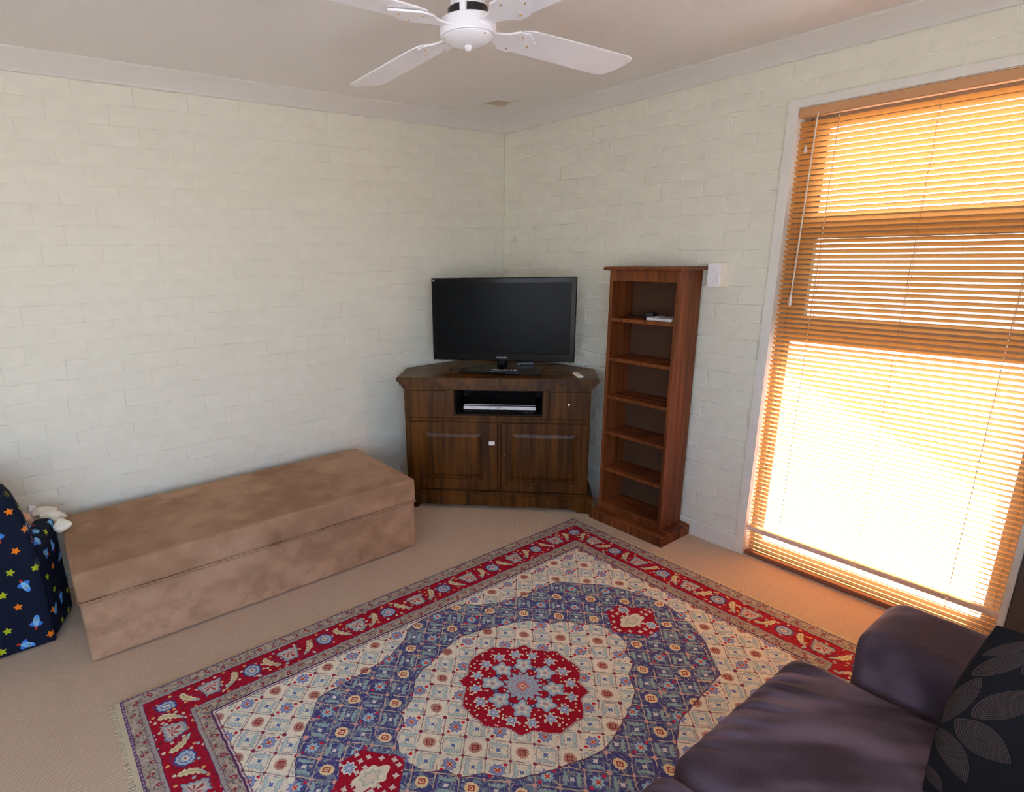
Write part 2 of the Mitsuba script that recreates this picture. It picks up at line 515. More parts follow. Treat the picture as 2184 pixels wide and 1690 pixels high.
    col = mix(col, pick((0.62, 0.32, 0.27), (0.23, 0.03, 0.07)), inside(kd))
    col = mix(col, mi.Color3f(purple), line * 0.85)

    # ---------------- pendants
    w = a
    hv = lin(w, [(0.50, -0.02), (0.528, 0.012), (0.585, 0.075), (0.615, 0.112), (0.70, 0.108), (0.725, 0.06), (0.765, 0.03), (0.785, -0.02)])
    saw = 0.006 * dr.abs(((b * 55) - dr.floor(b * 55)) - 0.5)
    pd = b + saw - hv
    inp = inside(pd - 0.004) * F(w > 0.5) * F(w < 0.79)
    col = mix(col, mi.Color3f(0.13, 0.05, 0.16), inp)
    inp = inside(pd) * F(w > 0.5) * F(w < 0.79)
    pc = mi.Color3f(red)
    ux, k1 = rep(w, 0.030, 0.01)
    vx, k2 = rep(b, 0.030, 0.012)
    q4 = dr.maximum(dr.abs(ux), dr.abs(vx)) + 0.001 * dr.cos(4 * dr.atan2(vx, ux))
    pc = mix(pc, mi.Color3f(0.62, 0.52, 0.47), inside(q4 - 0.0075) * F(cell_rand(k1, k2, 2) > 0.25))
    pr_ = dr.sqrt(dr.square((w - 0.645) / 1.7) + b * b) + 0.004 * dr.cos(7 * dr.atan2(b, (w - 0.645)))
    pc = mix(pc, mi.Color3f(0.68, 0.60, 0.47), inside(pr_ - 0.036))
    pc = mix(pc, mi.Color3f(0.45, 0.47, 0.36), inside(pr_ - 0.021))
    pc = mix(pc, mi.Color3f(0.64, 0.55, 0.42), inside(pr_ - 0.014))
    fr = dr.sqrt(dr.square(w - 0.683) + dr.square(b - 0.072)) + 0.004 * dr.cos(8 * dr.atan2(b - 0.072, w - 0.683))
    pc = mix(pc, mi.Color3f(0.66, 0.60, 0.55), inside(fr - 0.023))
    pc = mix(pc, mi.Color3f(0.20, 0.33, 0.52), inside(fr - 0.016))
    pc = mix(pc, mi.Color3f(0.58, 0.55, 0.55), inside(fr - 0.006))
    col = mix(col, pc, inp)

    # ---------------- medallion
    mv = lin(a, [(0, 0.243), (0.048, 0.243), (0.095, 0.192), (0.168, 0.172), (0.1721, 0.095), (0.19, 0.095), (0.235, 0.055), (0.240, 0.0), (0.25, -1)])
    mr = dr.sqrt(u * u + v * v) + 1e-7
    mt = dr.atan2(v, u)
    seg = mt / (2 * math.pi / 12)
    sf = dr.abs(seg - dr.floor(seg + 0.5) - 0) * 2
    rad = 0.243 - 0.022 * (1 - dr.abs(2 * dr.abs(dr.abs(seg - dr.floor(seg)) - 0.5) - 0) * 1.0)
    m4 = dr.abs(mt / (math.pi / 2) - dr.floor(mt / (math.pi / 2)) - 0.5) * 2      # 0 on the diagonals
    # corners at 13.6, 45 and 76.4 degrees
    g = dr.abs(m4 * 45)
    rad = lin(g, [(0, 0.236), (9, 0.213), (14, 0.2135), (31.4, 0.244), (38, 0.2385), (45, 0.2375)])
    sw = mt * 11.5 * 6.2832 / 3.0
    sw = dr.abs(sw / 1.0 - dr.floor(sw) - 0.5)
    md = mr - rad - 0.014 * (sw - 0.25)
    mc = mi.Color3f(red)
    k8 = mt / (math.pi / 4)
    t8 = (k8 - dr.floor(k8 + 0.5)) * (math.pi / 4)
    lx, ly = mr * dr.cos(t8), mr * dr.sin(t8)
    k16 = mt / (math.pi / 8) + 0.5
    t16 = (k16 - dr.floor(k16 + 0.5)) * (math.pi / 8)
    ox_, oy_ = mr * dr.cos(t16), mr * dr.sin(t16)
    # sprinkle of small cream and orange seeds
    s1, s2, s3 = voronoi(u * 58, v * 58)
    mc = mix(mc, dr.select(s3 < 0.5, mi.Color3f(0.66, 0.56, 0.45), mi.Color3f(0.60, 0.26, 0.10)), F(s3 < 0.42) * (1 - smoothstep(0.20, 0.26, s1)))
    # outer ring of star flowers
    of_r = dr.sqrt(dr.square(ox_ - 0.178) + oy_ * oy_)
    of_t = dr.atan2(oy_, ox_ - 0.178)
    mc = mix(mc, mi.Color3f(0.66, 0.60, 0.50), inside(of_r + 0.006 * dr.cos(6 * of_t) - 0.0205))
    mc = mix(mc, mi.Color3f(0.26, 0.33, 0.54), inside(of_r + 0.004 * dr.cos(6 * of_t) - 0.0145))
    mc = mix(mc, mi.Color3f(0.50, 0.52, 0.58), inside(of_r - 0.006))
    # eight palmettes
    pl_r = dr.sqrt(dr.square((lx - 0.114) / 1.1) + ly * ly)
    pl_t = dr.atan2(ly, lx - 0.114)
    pshape = pl_r + 0.0065 * dr.cos(5 * pl_t)
    mc = mix(mc, mi.Color3f(0.20, 0.22, 0.30), inside(pshape - 0.0345))
    mc = mix(mc, mi.Color3f(0.34, 0.45, 0.53), inside(pshape - 0.0315))
    mc = mix(mc, mi.Color3f(0.62, 0.58, 0.50), inside(pshape - 0.019))
    mc = mix(mc, mi.Color3f(0.42, 0.30, 0.34), inside(pl_r - 0.009))
    # blue eyes between them
    k8b = k8 + 0.5
    t8b = (k8b - dr.floor(k8b + 0.5)) * (math.pi / 4)
    ex, ey = mr * dr.cos(t8b), mr * dr.sin(t8b)
    ed = dr.maximum(dr.abs(ex - 0.104), dr.abs(ey))
    mc = mix(mc, mi.Color3f(0.05, 0.05, 0.18), inside(ed - 0.0085))
    mc = mix(mc, mi.Color3f(0.55, 0.50, 0.30), inside(ed - 0.003))
    # centre star
    zig = dr.abs(t16) / (math.pi / 16)
    mc = mix(mc, mi.Color3f(0.17, 0.05, 0.10), inside(mr - (0.080 - 0.022 * zig)))
    mc = mix(mc, mi.Color3f(0.31, 0.41, 0.49), inside(mr - (0.076 - 0.022 * zig)))
    lace = dr.abs(dr.sin(8 * mt)) * dr.abs(dr.sin(mr * 190))
    mc = mix(mc, mi.Color3f(0.42, 0.20, 0.28), inside(mr - 0.058) * smoothstep(0.62, 0.75, lace))
    cc_ = dr.maximum(dr.abs(u), dr.abs(v))
    mc = mix(mc, mi.Color3f(0.55, 0.16, 0.12), inside(cc_ - 0.018))
    mc = mix(mc, mi.Color3f(0.60, 0.42, 0.34), inside(mr + 0.003 * dr.cos(4 * mt) - 0.011))
    mc = mix(mc, mi.Color3f(0.50, 0.07, 0.05), inside(mr - 0.005))
    col = mix(col, mi.Color3f(0.42, 0.36, 0.36), inside(md - 0.007))
    col = mix(col, mc, inside(md))

    # ---------------- borders
    # guards
    def guard(d, hw, ph):
        g1 = mi.Color3f(greyb)
        lacy = dr.abs(fbm(t * 70 + ph, d * 110, 2.0, 2) - 0.5)
        g1 = mix(g1, mi.Color3f(0.13, 0.085, 0.10), 0.9 * (1 - smoothstep(0.03, 0.075, lacy)))
        g1 = mix(g1, mi.Color3f(0.46, 0.39, 0.31), 0.8 * smoothstep(0.60, 0.66, fbm(t * 90, d * 90 + ph, 9.0, 2)))
        gt, gk = rep(t, 0.0517, ph)
        flip = dr.select(odd(gk), 1.0, -1.0)
        dd = dr.sqrt(dr.square((gt + 0.35 * d * flip) / 0.85) + dr.square((d - 0.009 * flip) / 1.5))
        g1 = mix(g1, mi.Color3f(0.24, 0.02, 0.045), inside(dd - 0.0085))
        g1 = mix(g1, mi.Color3f(0.42, 0.30, 0.22), inside(dd - 0.0035))
        gt2, gk2 = rep(t, 0.0517, ph + 0.0258)
        g1 = mix(g1, mi.Color3f(0.47, 0.36, 0.21), 0.8 * inside(dr.sqrt(gt2 * gt2 + dr.square(d + 0.012 * flip)) - 0.006))
        # the edging of little teeth beside the red border
        tz, tk = rep(t, 0.0115, ph)
        sgn_ = -1.0 if ph > 0.015 else 1.0
        ee = d * sgn_ * -1.0
        teeth = dr.abs(dr.abs(tz) * 1.3 + (ee - 0.021) * 0.5) - 0.0012
        zone = smoothstep(0.0130, 0.0140, ee)
        g1 = mix(g1, mi.Color3f(0.33, 0.30, 0.27), zone)
        g1 = mix(g1, dr.select(odd(tk), mi.Color3f(0.26, 0.06, 0.09), mi.Color3f(0.20, 0.20, 0.26)), zone * inside(teeth))
        g1 = mix(g1, mi.Color3f(0.12, 0.09, 0.13), inside(dr.abs(ee - 0.0135) - 0.0009))
        return g1

    col = mix(col, guard(e - 0.226, 0.026, 0.01), 1 - smoothstep(0.252 - px, 0.252 + px, e))
    dash, _k = rep(t, 0.017)
    col = mix(col, mi.Color3f(0.10, 0.03, 0.10), band(e, 0.2515, 0.2585))
    col = mix(col, mi.Color3f(0.45, 0.36, 0.36), band(e, 0.2585, 0.2645) * smoothstep(0.002, 0.004, dr.abs(dash)))
    col = mix(col, mi.Color3f(0.16, 0.05, 0.13), band(e, 0.2645, 0.268))
    # main red border
    per = dr.select(short, 0.29, 0.3095)
    d = e - 0.133
    rc = mi.Color3f(red)
    wave = 0.040 * dr.sin(6.2832 * t / per * 1.0 + 1.2)
    rc = mix(rc, mi.Color3f(0.17, 0.03, 0.10), 0.8 * (1 - smoothstep(0.0015, 0.0035, dr.abs(d - wave) * 0.75)))
    b1, b2, b3 = voronoi(t * 44, e * 44)
    seedc = dr.select(b3 < 0.2, mi.Color3f(0.60, 0.30, 0.14), dr.select(b3 < 0.36, mi.Color3f(0.56, 0.47, 0.36), mi.Color3f(0.30, 0.40, 0.42)))
    rc = mix(rc, seedc, F(b3 < 0.46) * (1 - smoothstep(0.24, 0.30, b1)))
    rc = mix(rc, mi.Color3f(dred), F(b3 > 0.62) * (1 - smoothstep(0.20, 0.26, b1)) * 0.8)
    q = t / per - 0.5
    k = dr.floor(q + 0.5)
    tt = (q - k) * per
    fr1 = dr.sqrt(tt * tt + d * d) + 1e-7
    ft = dr.atan2(d, tt)
    pt = fr1 + 0.002 * dr.cos(10 * ft)
    rc = mix(rc, mi.Color3f(0.055, 0.06, 0.20), inside(pt - 0.0345))
    rc = mix(rc, mi.Color3f(0.34, 0.42, 0.50), inside(pt - 0.0285))
    rc = mix(rc, mi.Color3f(0.10, 0.11, 0.28), inside(dr.abs(pt - 0.0165) - 0.002))
    rc = mix(rc, mi.Color3f(0.60, 0.55, 0.45), inside(pt - 0.010))
    rc = mix(rc, mi.Color3f(0.35, 0.05, 0.06), inside(pt - 0.0045))
    # palmettes half way
    q2 = t / per
    k2_ = dr.floor(q2 + 0.5)
    t2 = (q2 - k2_) * per
    pm = dr.maximum(dr.abs(t2) + 0.28 * d, dr.abs(d) * 0.92 + 0.0 * d) + 0.0022 * dr.cos(13 * dr.atan2(d, t2)) + 0.006 * (fbm(t2 * 90, d * 90, k2_, 2) - 0.5)
    rc = mix(rc, mi.Color3f(0.13, 0.14, 0.24), inside(pm - 0.0350))
    rc = mix(rc, mi.Color3f(0.33, 0.34, 0.35), inside(pm - 0.0322))
    rc = mix(rc, mi.Color3f(0.50, 0.44, 0.39), inside(pm - 0.024))
    sp = dr.abs(dr.sin(3.5 * dr.atan2(d + 0.012, t2)))
    rc = mix(rc, mi.Color3f(0.37, 0.07, 0.07), inside(pm - 0.019) * smoothstep(0.6, 0.8, sp))
    # curled cream leaves
    q3 = t / per * 2 - 0.5
    k3_ = dr.floor(q3 + 0.5)
    t3 = (q3 - k3_) * per / 2
    sgn = dr.select(odd(k3_), 1.0, -1.0)
    ts = t3 * sgn
    spine = ts - (0.55 * d + 9.0 * d * d - 0.008)
    wid = 0.0135 * dr.sqrt(dr.maximum(0, 1 - dr.square(d / 0.040))) * (1 + 0.25 * dr.cos(d * 420))
    rc = mix(rc, mi.Color3f(0.21, 0.07, 0.07), inside(dr.abs(spine) - wid - 0.002) * F(dr.abs(d) < 0.042))
    rc = mix(rc, mix((0.60, 0.50, 0.30), (0.34, 0.42, 0.40), smoothstep(0.012, 0.034, d)), inside(dr.abs(spine) - wid) * F(dr.abs(d) < 0.040))
    rc = mix(rc, mi.Color3f(0.33, 0.22, 0.13), 0.8 * inside(dr.abs(spine) - 0.0016) * F(dr.abs(d) < 0.030))
    col = mix(col, rc, 1 - smoothstep(0.198 - px, 0.198 + px, e))
    col = mix(col, mi.Color3f(0.15, 0.04, 0.12), band(e, 0.196, 0.199))
    col = mix(col, guard(e - 0.038, 0.028, 0.02), 1 - smoothstep(0.066 - px, 0.066 + px, e))
    col = mix(col, mi.Color3f(0.15, 0.03, 0.08), band(e, 0.0655, 0.0685))
    col = mix(col, mi.Color3f(0.12, 0.04, 0.11), 1 - smoothstep(0.009, 0.011, e))
    col = mix(col, mi.Color3f(0.27, 0.24, 0.30), band(e, 0.002, 0.0075) * smoothstep(0.0025, 0.0045, dr.abs(dash)))
    # pile: worn tone and fibres
    tone = fbm(u * 9, v * 9, 11.0, 3)
    fib = noise(p.x * 700, p.y * 700, 3.0)
    return col * (0.90 + 0.16 * tone) * (0.86 + 0.28 * fib)


bs('rug_pile', proc(f_rug), 0.95, 0.1, sheen=0.25)
bs('fringe_yarn', (0.52, 0.44, 0.30), 0.95, 0.1)

# ------------------------------------------------------------------ room shell
XW, YB, ZC = -4.6, -4.4, 2.40            # far-left wall, wall behind the camera, ceiling
WY0, WY1, WZ = -1.90, -2.90, 2.131       # the window opening in the right wall


def struct(name, mesh, bsdf, parent=None, smooth=False):
    k = put(name, mesh, bsdf, parent, smooth)
    if parent is None:
        lab(k, kind='structure')
    return k


struct('floor', cbox((XW - .2, YB - .2, -0.12), (0.0, 0.2, 0.0), 0.0005), 'carpet_loop')
struct('ceiling', cbox((XW - .2, YB - .2, ZC), (0.2, 0.2, ZC + 0.12), 0.0005), 'ceiling_paint')
struct('wall_left', cbox((XW, 0.004, 0), (0.2, 0.2, ZC), 0.0005), 'wall_paint')
wr = cbox((0.004, YB, 0), (0.12, 0.0, ZC), 0.0005)
wr = cut(wr, cbox((-0.1, WY1, -0.5), (0.3, WY0, WZ), 0.0005))
struct('wall_right', wr, 'wall_paint')
# the wall behind the camera and the far side wall with its own window
BW = ((-4.40, -2.20), (0.0, 2.10))
struct('wall_back', cut(cbox((XW, YB - .15, 0), (0.2, YB, ZC), 0.0005), cbox((BW[0][0], YB - 1, -1), (BW[0][1], YB + 1, BW[1][1]), .0005)), 'wall_paint')
bd = struct('door_2', cut(cbox((BW[0][0], YB - .11, 0.0), (BW[0][1], YB - .03, BW[1][1]), .002), cbox((BW[0][0] + .05, YB - 1, .06), (-3.34, YB + 1, BW[1][1] - .05), .002),
                          cbox((-3.26, YB - 1, .06), (BW[0][1] - .05, YB + 1, BW[1][1] - .05), .002)), 'trim_paint')
for xa, xb in ((BW[0][0] + .05, -3.34), (-3.26, BW[0][1] - .05)):
    put('pane', trimesh.Trimesh([[xa, YB - .07, .06], [xb, YB - .07, .06], [xb, YB - .07, BW[1][1] - .05], [xa, YB - .07, BW[1][1] - .05]], [[0, 1, 2], [0, 2, 3]]), 'pane_glass', bd)
FW = ((-4.15, -2.75), (0.35, 2.05))
wf = cut(cbox((XW - .15, YB, 0), (XW, 0.2, ZC), 0.0005), cbox((XW - 1, FW[0][0], FW[1][0]), (XW + 1, FW[0][1], FW[1][1]), 0.0005))
struct('wall_far', wf, 'wall_paint')
wk = struct('window_2', cut(cbox((XW - .12, FW[0][0], FW[1][0]), (XW - .04, FW[0][1], FW[1][1]), .002),
                            cbox((XW - 1, FW[0][0] + .05, FW[1][0] + .05), (XW + 1, -3.48, FW[1][1] - .05), .002),
                            cbox((XW - 1, -3.42, FW[1][0] + .05), (XW + 1, FW[0][1] - .05, FW[1][1] - .05), .002)), 'trim_paint')
put('pane', trimesh.Trimesh([[XW - .08, FW[0][0] + .05, FW[1][0] + .05], [XW - .08, FW[0][1] - .05, FW[1][0] + .05], [XW - .08, FW[0][1] - .05, FW[1][1] - .05], [XW - .08, FW[0][0] + .05, FW[1][1] - .05]], [[0, 1, 2], [0, 2, 3]]), 'pane_glass', wk)

# ---- painted bricks, each one a block standing a little proud of its joints
BL, BH, J = 0.240, 0.086, 0.0022


def brick(w, h):
    c, dp = 0.0036, 0.0012
    v = [[-w / 2, -h / 2, 0], [w / 2, -h / 2, 0], [w / 2, h / 2, 0], [-w / 2, h / 2, 0]]
    f = [[-w / 2 + c, -h / 2 + c, dp], [w / 2 - c, -h / 2 + c, dp], [w / 2 - c, h / 2 - c, dp], [-w / 2 + c, h / 2 - c, dp]]
    m = [[-w / 2 + .0007, -h / 2 + .0007, dp * .55], [w / 2 - .0007, -h / 2 + .0007, dp * .55], [w / 2 - .0007, h / 2 - .0007, dp * .55], [-w / 2 + .0007, h / 2 - .0007, dp * .55]]
    q = []
    for i in range(4):
        j = (i + 1) % 4
        q += [[i, j, 4 + j, 4 + i], [4 + i, 4 + j, 8 + j, 8 + i]]
    q += [[8, 9, 10, 11], [3, 2, 1, 0]]
    F = np.array(q)
    F = np.vstack([F[:, [0, 1, 2]], F[:, [0, 2, 3]]])
    return np.array(v + m + f, float), F


def brick_wall(parent, to_wall, lo, hi, phase, keep, rank):
    """Courses hang from the cornice at z = 2.322; to_wall maps (along, up, out) to the room."""
    made = []
    for j in range(-1, 27):
        z1 = 2.322 - BH * j
        z0 = z1 - BH
        if j == 26:
            z0 = 0.0
        if j == -1:
            z1 = ZC
        ph = phase + (0.12 if j % 2 == 0 else 0.0) + rng.normal(0, 0.006)
        k0, k1 = math.floor((lo - ph) / BL) - 1, math.ceil((hi - ph) / BL) + 1
        cuts = [ph + BL * k + rng.normal(0, 0.0025) for k in range(k0, k1 + 1)]
        for a, b in zip(cuts[:-1], cuts[1:]):
            a, b = max(a, lo), min(b, hi)
            if b - a < 0.02:
                continue
            for (aa, bb, za, zb) in keep(a, b, z0, z1):
                if bb - aa < 0.015 or zb - za < 0.015:
                    continue
                jw = J if rng.random() > 0.12 else J * 1.5
                V, F = brick(bb - aa - jw, zb - za - J)
                tilt = rng.normal(0, 0.00035, 2)
                out = V[:, 2] + rng.normal(0, 0.0003) + np.where(V[:, 2] > 0, V[:, 0] * tilt[0] + V[:, 1] * tilt[1], 0)
                W = to_wall(V[:, 0] + (aa + bb) / 2, V[:, 1] + (za + zb) / 2, out)
                made.append((rank((aa + bb) / 2, (za + zb) / 2), (bb - aa) * (zb - za), W, F))
    order = sorted(range(len(made)), key=lambda i: -made[i][0])
    rest = []
    for i in order:
        s, _, W, F = made[i]
        if s > 0 and COUNT.get(parent + '__brick', 0) < 300:
            put('brick', trimesh.Trimesh(W, F, process=False), 'wall_paint', parent)
        else:
            rest.append(trimesh.Trimesh(W, F, process=False))
    if rest:
        k = put('brickwork', cat(*rest), 'wall_paint', parent)
        lab(k, kind='stuff')


def rank_left(x, z):
    if x < -3.2 or z < 0.30 or (x > -1.35 and z < 0.36) or (-2.9 < x < -1.3 and z < 0.40) or z > 2.33 or (x > -0.75 and z < 0.80):
        return 0
    return 1.0 / np.linalg.norm(np.array([x, 0, z]) - CAM)


def rank_right(y, z):
    if z > 2.33 or y < -2.75 or (-1.55 < y < -0.02 and z < 0.80):
        return 0
    return 1.0 / np.linalg.norm(np.array([0, y, z]) - CAM)


def keep_right(a, b, z0, z1):
    # nothing inside the window's surround; bricks above it and beyond it
    out = []
    y0, y1, zt = -1.856, -2.945, 2.168
    if z1 > zt + 1e-6:
        out.append((a, b, max(z0, zt), z1))
        if z0 < zt:
            for (aa, bb) in ((max(a, y0), b), (a, min(b, y1))):
                if bb - aa > 0.01:
                    out.append((aa, bb, z0, zt))
    else:
        for (aa, bb) in ((max(a, y0), b), (a, min(b, y1))):
            if bb - aa > 0.01:
                out.append((aa, bb, z0, z1))
    return out


brick_wall('wall_left', lambda u, v, o: np.stack([u, 0.004 - o, v], 1), XW, 0.0, -2.610, lambda a, b, z0, z1: [(a, b, z0, z1)], rank_left)
brick_wall('wall_right', lambda u, v, o: np.stack([0.004 - o, u, v], 1), YB, -0.001, -1.995 + 0.03, keep_right, rank_right)

# ---- cornice, skirting
def cornice_profile():
    a = np.linspace(0, math.pi / 2, 7)
    arc = [(0.066 - 0.060 * math.sin(t) + 0.0, -0.072 + 0.060 * (1 - math.cos(t))) for t in a]
    return [(0, 0), (0.070, 0), (0.070, -0.008), (0.062, -0.014), (0.016, -0.060), (0.008, -0.070), (0.006, -0.078), (0, -0.078)]


def run(profile, p0, p1, inward, z, miter0=0.0, miter1=0.0):
    """Sweeps (distance from wall, height) along the wall from p0 to p1; miters lengthen or shorten by the distance."""
    p0, p1, inward = (np.array(x, float) for x in (p0, p1, inward))
    d = (p1 - p0) / np.linalg.norm(p1 - p0)
    pr = np.array(profile)
    A = [np.r_[p0 + inward * q[0] + d * miter0 * q[0], z + q[1]] for q in pr]
    B = [np.r_[p1 + inward * q[0] - d * miter1 * q[0], z + q[1]] for q in pr]
    n = len(pr)
    V = np.array(A + B)
    F = []
    for i in range(n):
        j = (i + 1) % n
        F += [[i, j, n + j], [i, n + j, n + i]]
    tv, tri = trimesh.creation.triangulate_polygon(Polygon(pr), engine='earcut')
    near = [int(np.argmin(np.linalg.norm(pr - q, axis=1))) for q in tv]
    tri = [[near[i] for i in t] for t in tri]
    F += [list(t) for t in tri] + [[n + t[0], n + t[2], n + t[1]] for t in tri]
    m = trimesh.Trimesh(V, np.array(F), process=False)
    m.fix_normals()
    return m


cp = cornice_profile()
struct('trim_1', run(cp, (XW, 0), (0, 0), (0, -1), ZC, 1, 1), 'cornice_paint', smooth=25)
struct('trim_2', run(cp, (0, 0), (0, YB), (-1, 0), ZC, 1, 1), 'cornice_paint', smooth=25)
struct('trim_3', run(cp, (0, YB), (XW, YB), (0, 1), ZC, 1, 1), 'cornice_paint', smooth=25)
struct('trim_4', run(cp, (XW, YB), (XW, 0), (1, 0), ZC, 1, 1), 'cornice_paint', smooth=25)
sk = [(0, 0), (0.014, 0), (0.014, 0.084), (0.010, 0.092), (0, 0.092)]
struct('baseboard_left', run(sk, (XW, 0), (0, 0), (0, -1), 0, 1, 1), 'trim_paint')
struct('baseboard_right', run(sk, (0, 0), (0, -1.858), (-1, 0), 0, 1, 0), 'trim_paint')
struct('baseboard_back', run(sk, (0, YB), (BW[0][1], YB), (0, 1), 0, 1, 0), 'trim_paint')

# ---- the tall window and its painted surround
w1 = struct('window_1', cut(cbox((-0.014, -2.919, 0.0), (0.10, -1.856, 2.167), 0.003), cbox((-0.5, WY1 + .002, -0.5), (0.5, WY0 - .002, WZ), 0.001)), 'trim_paint')
XF = 0.085                                 # the glazing line
put('frame', cut(cbox((XF - .03, WY1, 0.0), (XF + .03, WY0, WZ), .002), cbox((-1, WY1 + .030, .03), (1, WY0 - .030, WZ - .03), .001)), 'sash_paint', w1)
def sash(z0, z1, st, ra, glass, dx):
    s = put('sash', cut(cbox((XF - .02 + dx, WY1 + .031, z0), (XF + .012 + dx, WY0 - .031, z1), .002),
                        cbox((-1, WY1 + .031 + st, z0 + ra), (1, WY0 - .031 - st, z1 - ra), .001)), 'sash_paint', w1)
    y0, y1, a, b = WY1 + .026 + st, WY0 - .026 - st, z0 + ra - .004, z1 - ra + .004
    put('pane', trimesh.Trimesh([[XF + dx, y0, a], [XF + dx, y1, a], [XF + dx, y1, b], [XF + dx, y0, b]], [[0, 1, 2], [0, 2, 3]]), glass, s)
sash(1.640, 2.100, .075, .045, 'pane_glass', 0.0)
sash(1.190, 1.640, .075, .050, 'dimming_pane', 0.0)
sash(0.031, 1.190, .030, .055, 'pane_glass', 0.0)
# the dark flush door beyond the window shares its post
dk = struct('door_1', cbox((-0.010, -3.78, 0.0), (0.012, -2.921, 2.10), .003), 'dark_taupe')
put('handle', cat(tube([(-0.012, -3.02, 1.02), (-0.055, -3.02, 1.02)], 0.009, 10), tube([(-0.055, -3.02, 1.02), (-0.057, -3.06, 1.02), (-0.055, -3.13, 1.018)], 0.009, 10)), 'brass', dk)

# ---- outside: paving
struct('paving', cbox((0.12, -9, -0.16), (14, 7, -0.06), .001), 'paving_stone')

# added unseen roof slab, slanted edge shaped to keep sun off the upper sashes
struct('added_sun_blocker', prism([(.13, -6), (2.24, -6), (.13, .88), (.13, .8)], 2.45, 2.50), 'trim_paint')

struct('threshold', cbox((0.0, WY1, -0.10), (XF + .03, WY0, 0.0), .001), 'trim_paint')

# ---- venetian blind
bk = 'venetian_blind'
lab(bk, 'orange venetian blind hanging in the tall window', 'blind')
YA, YZ = WY0 - .004, WY1 + .006
put('headrail', cbox((-0.006, YZ, 2.090), (0.034, YA, 2.128), .003), 'rail_vinyl', bk)
put('headrail_channel', cbox((0.0, YZ, 2.1285), (0.030, YA, 2.1308), .0005), 'trim_paint', bk)
XS, TILT, SW = 0.014, math.radians(37), 0.0255
NS, PITCHZ, Z0 = 93, 0.0220, 0.040
zs = [Z0 + PITCHZ * i for i in range(NS)]
zs = [z for z in zs if z < 2.088]
y_l = np.linspace(YZ + .003, YA - .003, 13)


def slat(z):
    s = np.linspace(-0.5, 0.5, 7) * SW
    arch = 0.0016 * (1 - (2 * s / SW) ** 2)
    xs = s * math.cos(TILT) + arch * math.sin(TILT)
    z2 = -s * math.sin(TILT) + arch * math.cos(TILT)
    dz = rng.normal(0, 0.00022, 2)
    V = np.array([[XS + xs[i], y, z + z2[i] + dz[0] + dz[1] * (y + 2.4)] for y in y_l for i in range(7)])
    F = []
    for j in range(12):
        for i in range(6):
            q = j * 7 + i
            F += [[q, q + 1, q + 8], [q, q + 8, q + 7]]
    return trimesh.Trimesh(V, np.array(F), process=False)


for z in zs:
    if abs(z - 0.155) < 0.014:
        continue
    put('slat', slat(z), 'slat_vinyl', bk, smooth=True)
k = put('middle_rail', cbox((XS - .013, YZ + .002, 0.141), (XS + .012, YA - .002, 0.165), .004), 'rail_glare', bk)
k = put('bottom_rail', cbox((XS - .014, YZ + .002, 0.003), (XS + .014, YA - .002, 0.026), .004), 'rail_brown', bk)
for y in (-2.062, -2.400, -2.735):
    for s, r in ((-0.0125, .0007), (0.0125, .0007)):
        zz = np.linspace(0.02, 2.10, 60)
        put('cord', tube([(XS + s + 0.001 * math.sin(z * 90), y + 0.0015 * math.sin(z * 143 + s * 100), z) for z in zz], r, 5), 'cord', bk)
    beads = [trimesh.creation.icosphere(subdivisions=1, radius=1.0) for _ in zs if _ > 0.2]
    if y != -2.400:
        ms = []
        for m, z in zip(beads, [z for z in zs if z > 0.2]):
            m.apply_scale([0.0016, 0.0026, 0.0042])
            m.apply_translation([XS - 0.0135, y, z + 0.011])
            ms.append(m)
        kk = put('cord_loop', cat(*ms), 'bead', bk, smooth=True)
        lab(kk, kind='stuff')
    put('cord_plug', lathe([(0, 0), (.004, 0), (.0045, .006), (.002, .009), (0, .009)], 12, T4(Ry(-math.pi / 2), (XS - .013, y, 0.155))), 'white_plastic', bk, smooth=30)
wd = put('tilt_wand', tube([(XS - .030, -1.984, 2.075), (XS - .034, -1.982, 1.7), (XS - .040, -1.979, 1.335)], 0.0034, 6), 'wand_plastic', bk)
put('wand_grip', lathe([(0, 0), (.006, .002), (.0075, .012), (.0065, .045), (.0045, .05), (0, .05)], 14, T4(None, (XS - .040, -1.979, 1.298))), 'wand_plastic', wd, smooth=30)
put('wand_hook', tube([(XS - .020, -1.985, 2.100), (XS - .028, -1.985, 2.095), (XS - .030, -1.984, 2.070)], 0.003, 6), 'wand_plastic', wd)
pc = put('pull_cord', tube([(XS - .022, -1.955, 2.10), (XS - .026, -1.953, 2.04), (XS - .026, -1.952, 1.975)], 0.0009, 5), 'cord', bk)
put('tassel', lathe([(0, .03), (.003, .03), (.0065, .012), (.0075, 0), (0, 0)], 12, T4(None, (XS - .026, -1.952, 1.947))), 'wand_plastic', pc, smooth=30)

# ------------------------------------------------------------------ ceiling fan
fan = 'ceiling_fan'
lab(fan, 'white four-blade ceiling fan hanging from the ceiling', 'fan')
FC = np.array([-1.752, -1.816])
FM = T4(None, (FC[0], FC[1], 0))
put('canopy', lathe([(0, 2.40), (.062, 2.40), (.060, 2.385), (.040, 2.35), (.018, 2.338), (0, 2.338)], 36, FM), 'white_enamel', fan, 30)
put('downrod', lathe([(0, 2.34), (.046, 2.34), (.046, 2.198), (.041, 2.192), (0, 2.192)], 36, FM), 'white_enamel', fan, 30)
put('rotor_gap', lathe([(0, 2.194), (.054, 2.194), (.054, 2.168), (0, 2.168)], 36, FM), 'black_plastic', fan, 30)
body = put('motor_housing', lathe([(0, 2.171), (.066, 2.171), (.073, 2.169), (.076, 2.163), (.076, 2.133), (.074, 2.129), (0, 2.129)], 48, FM), 'white_enamel', fan, 30)
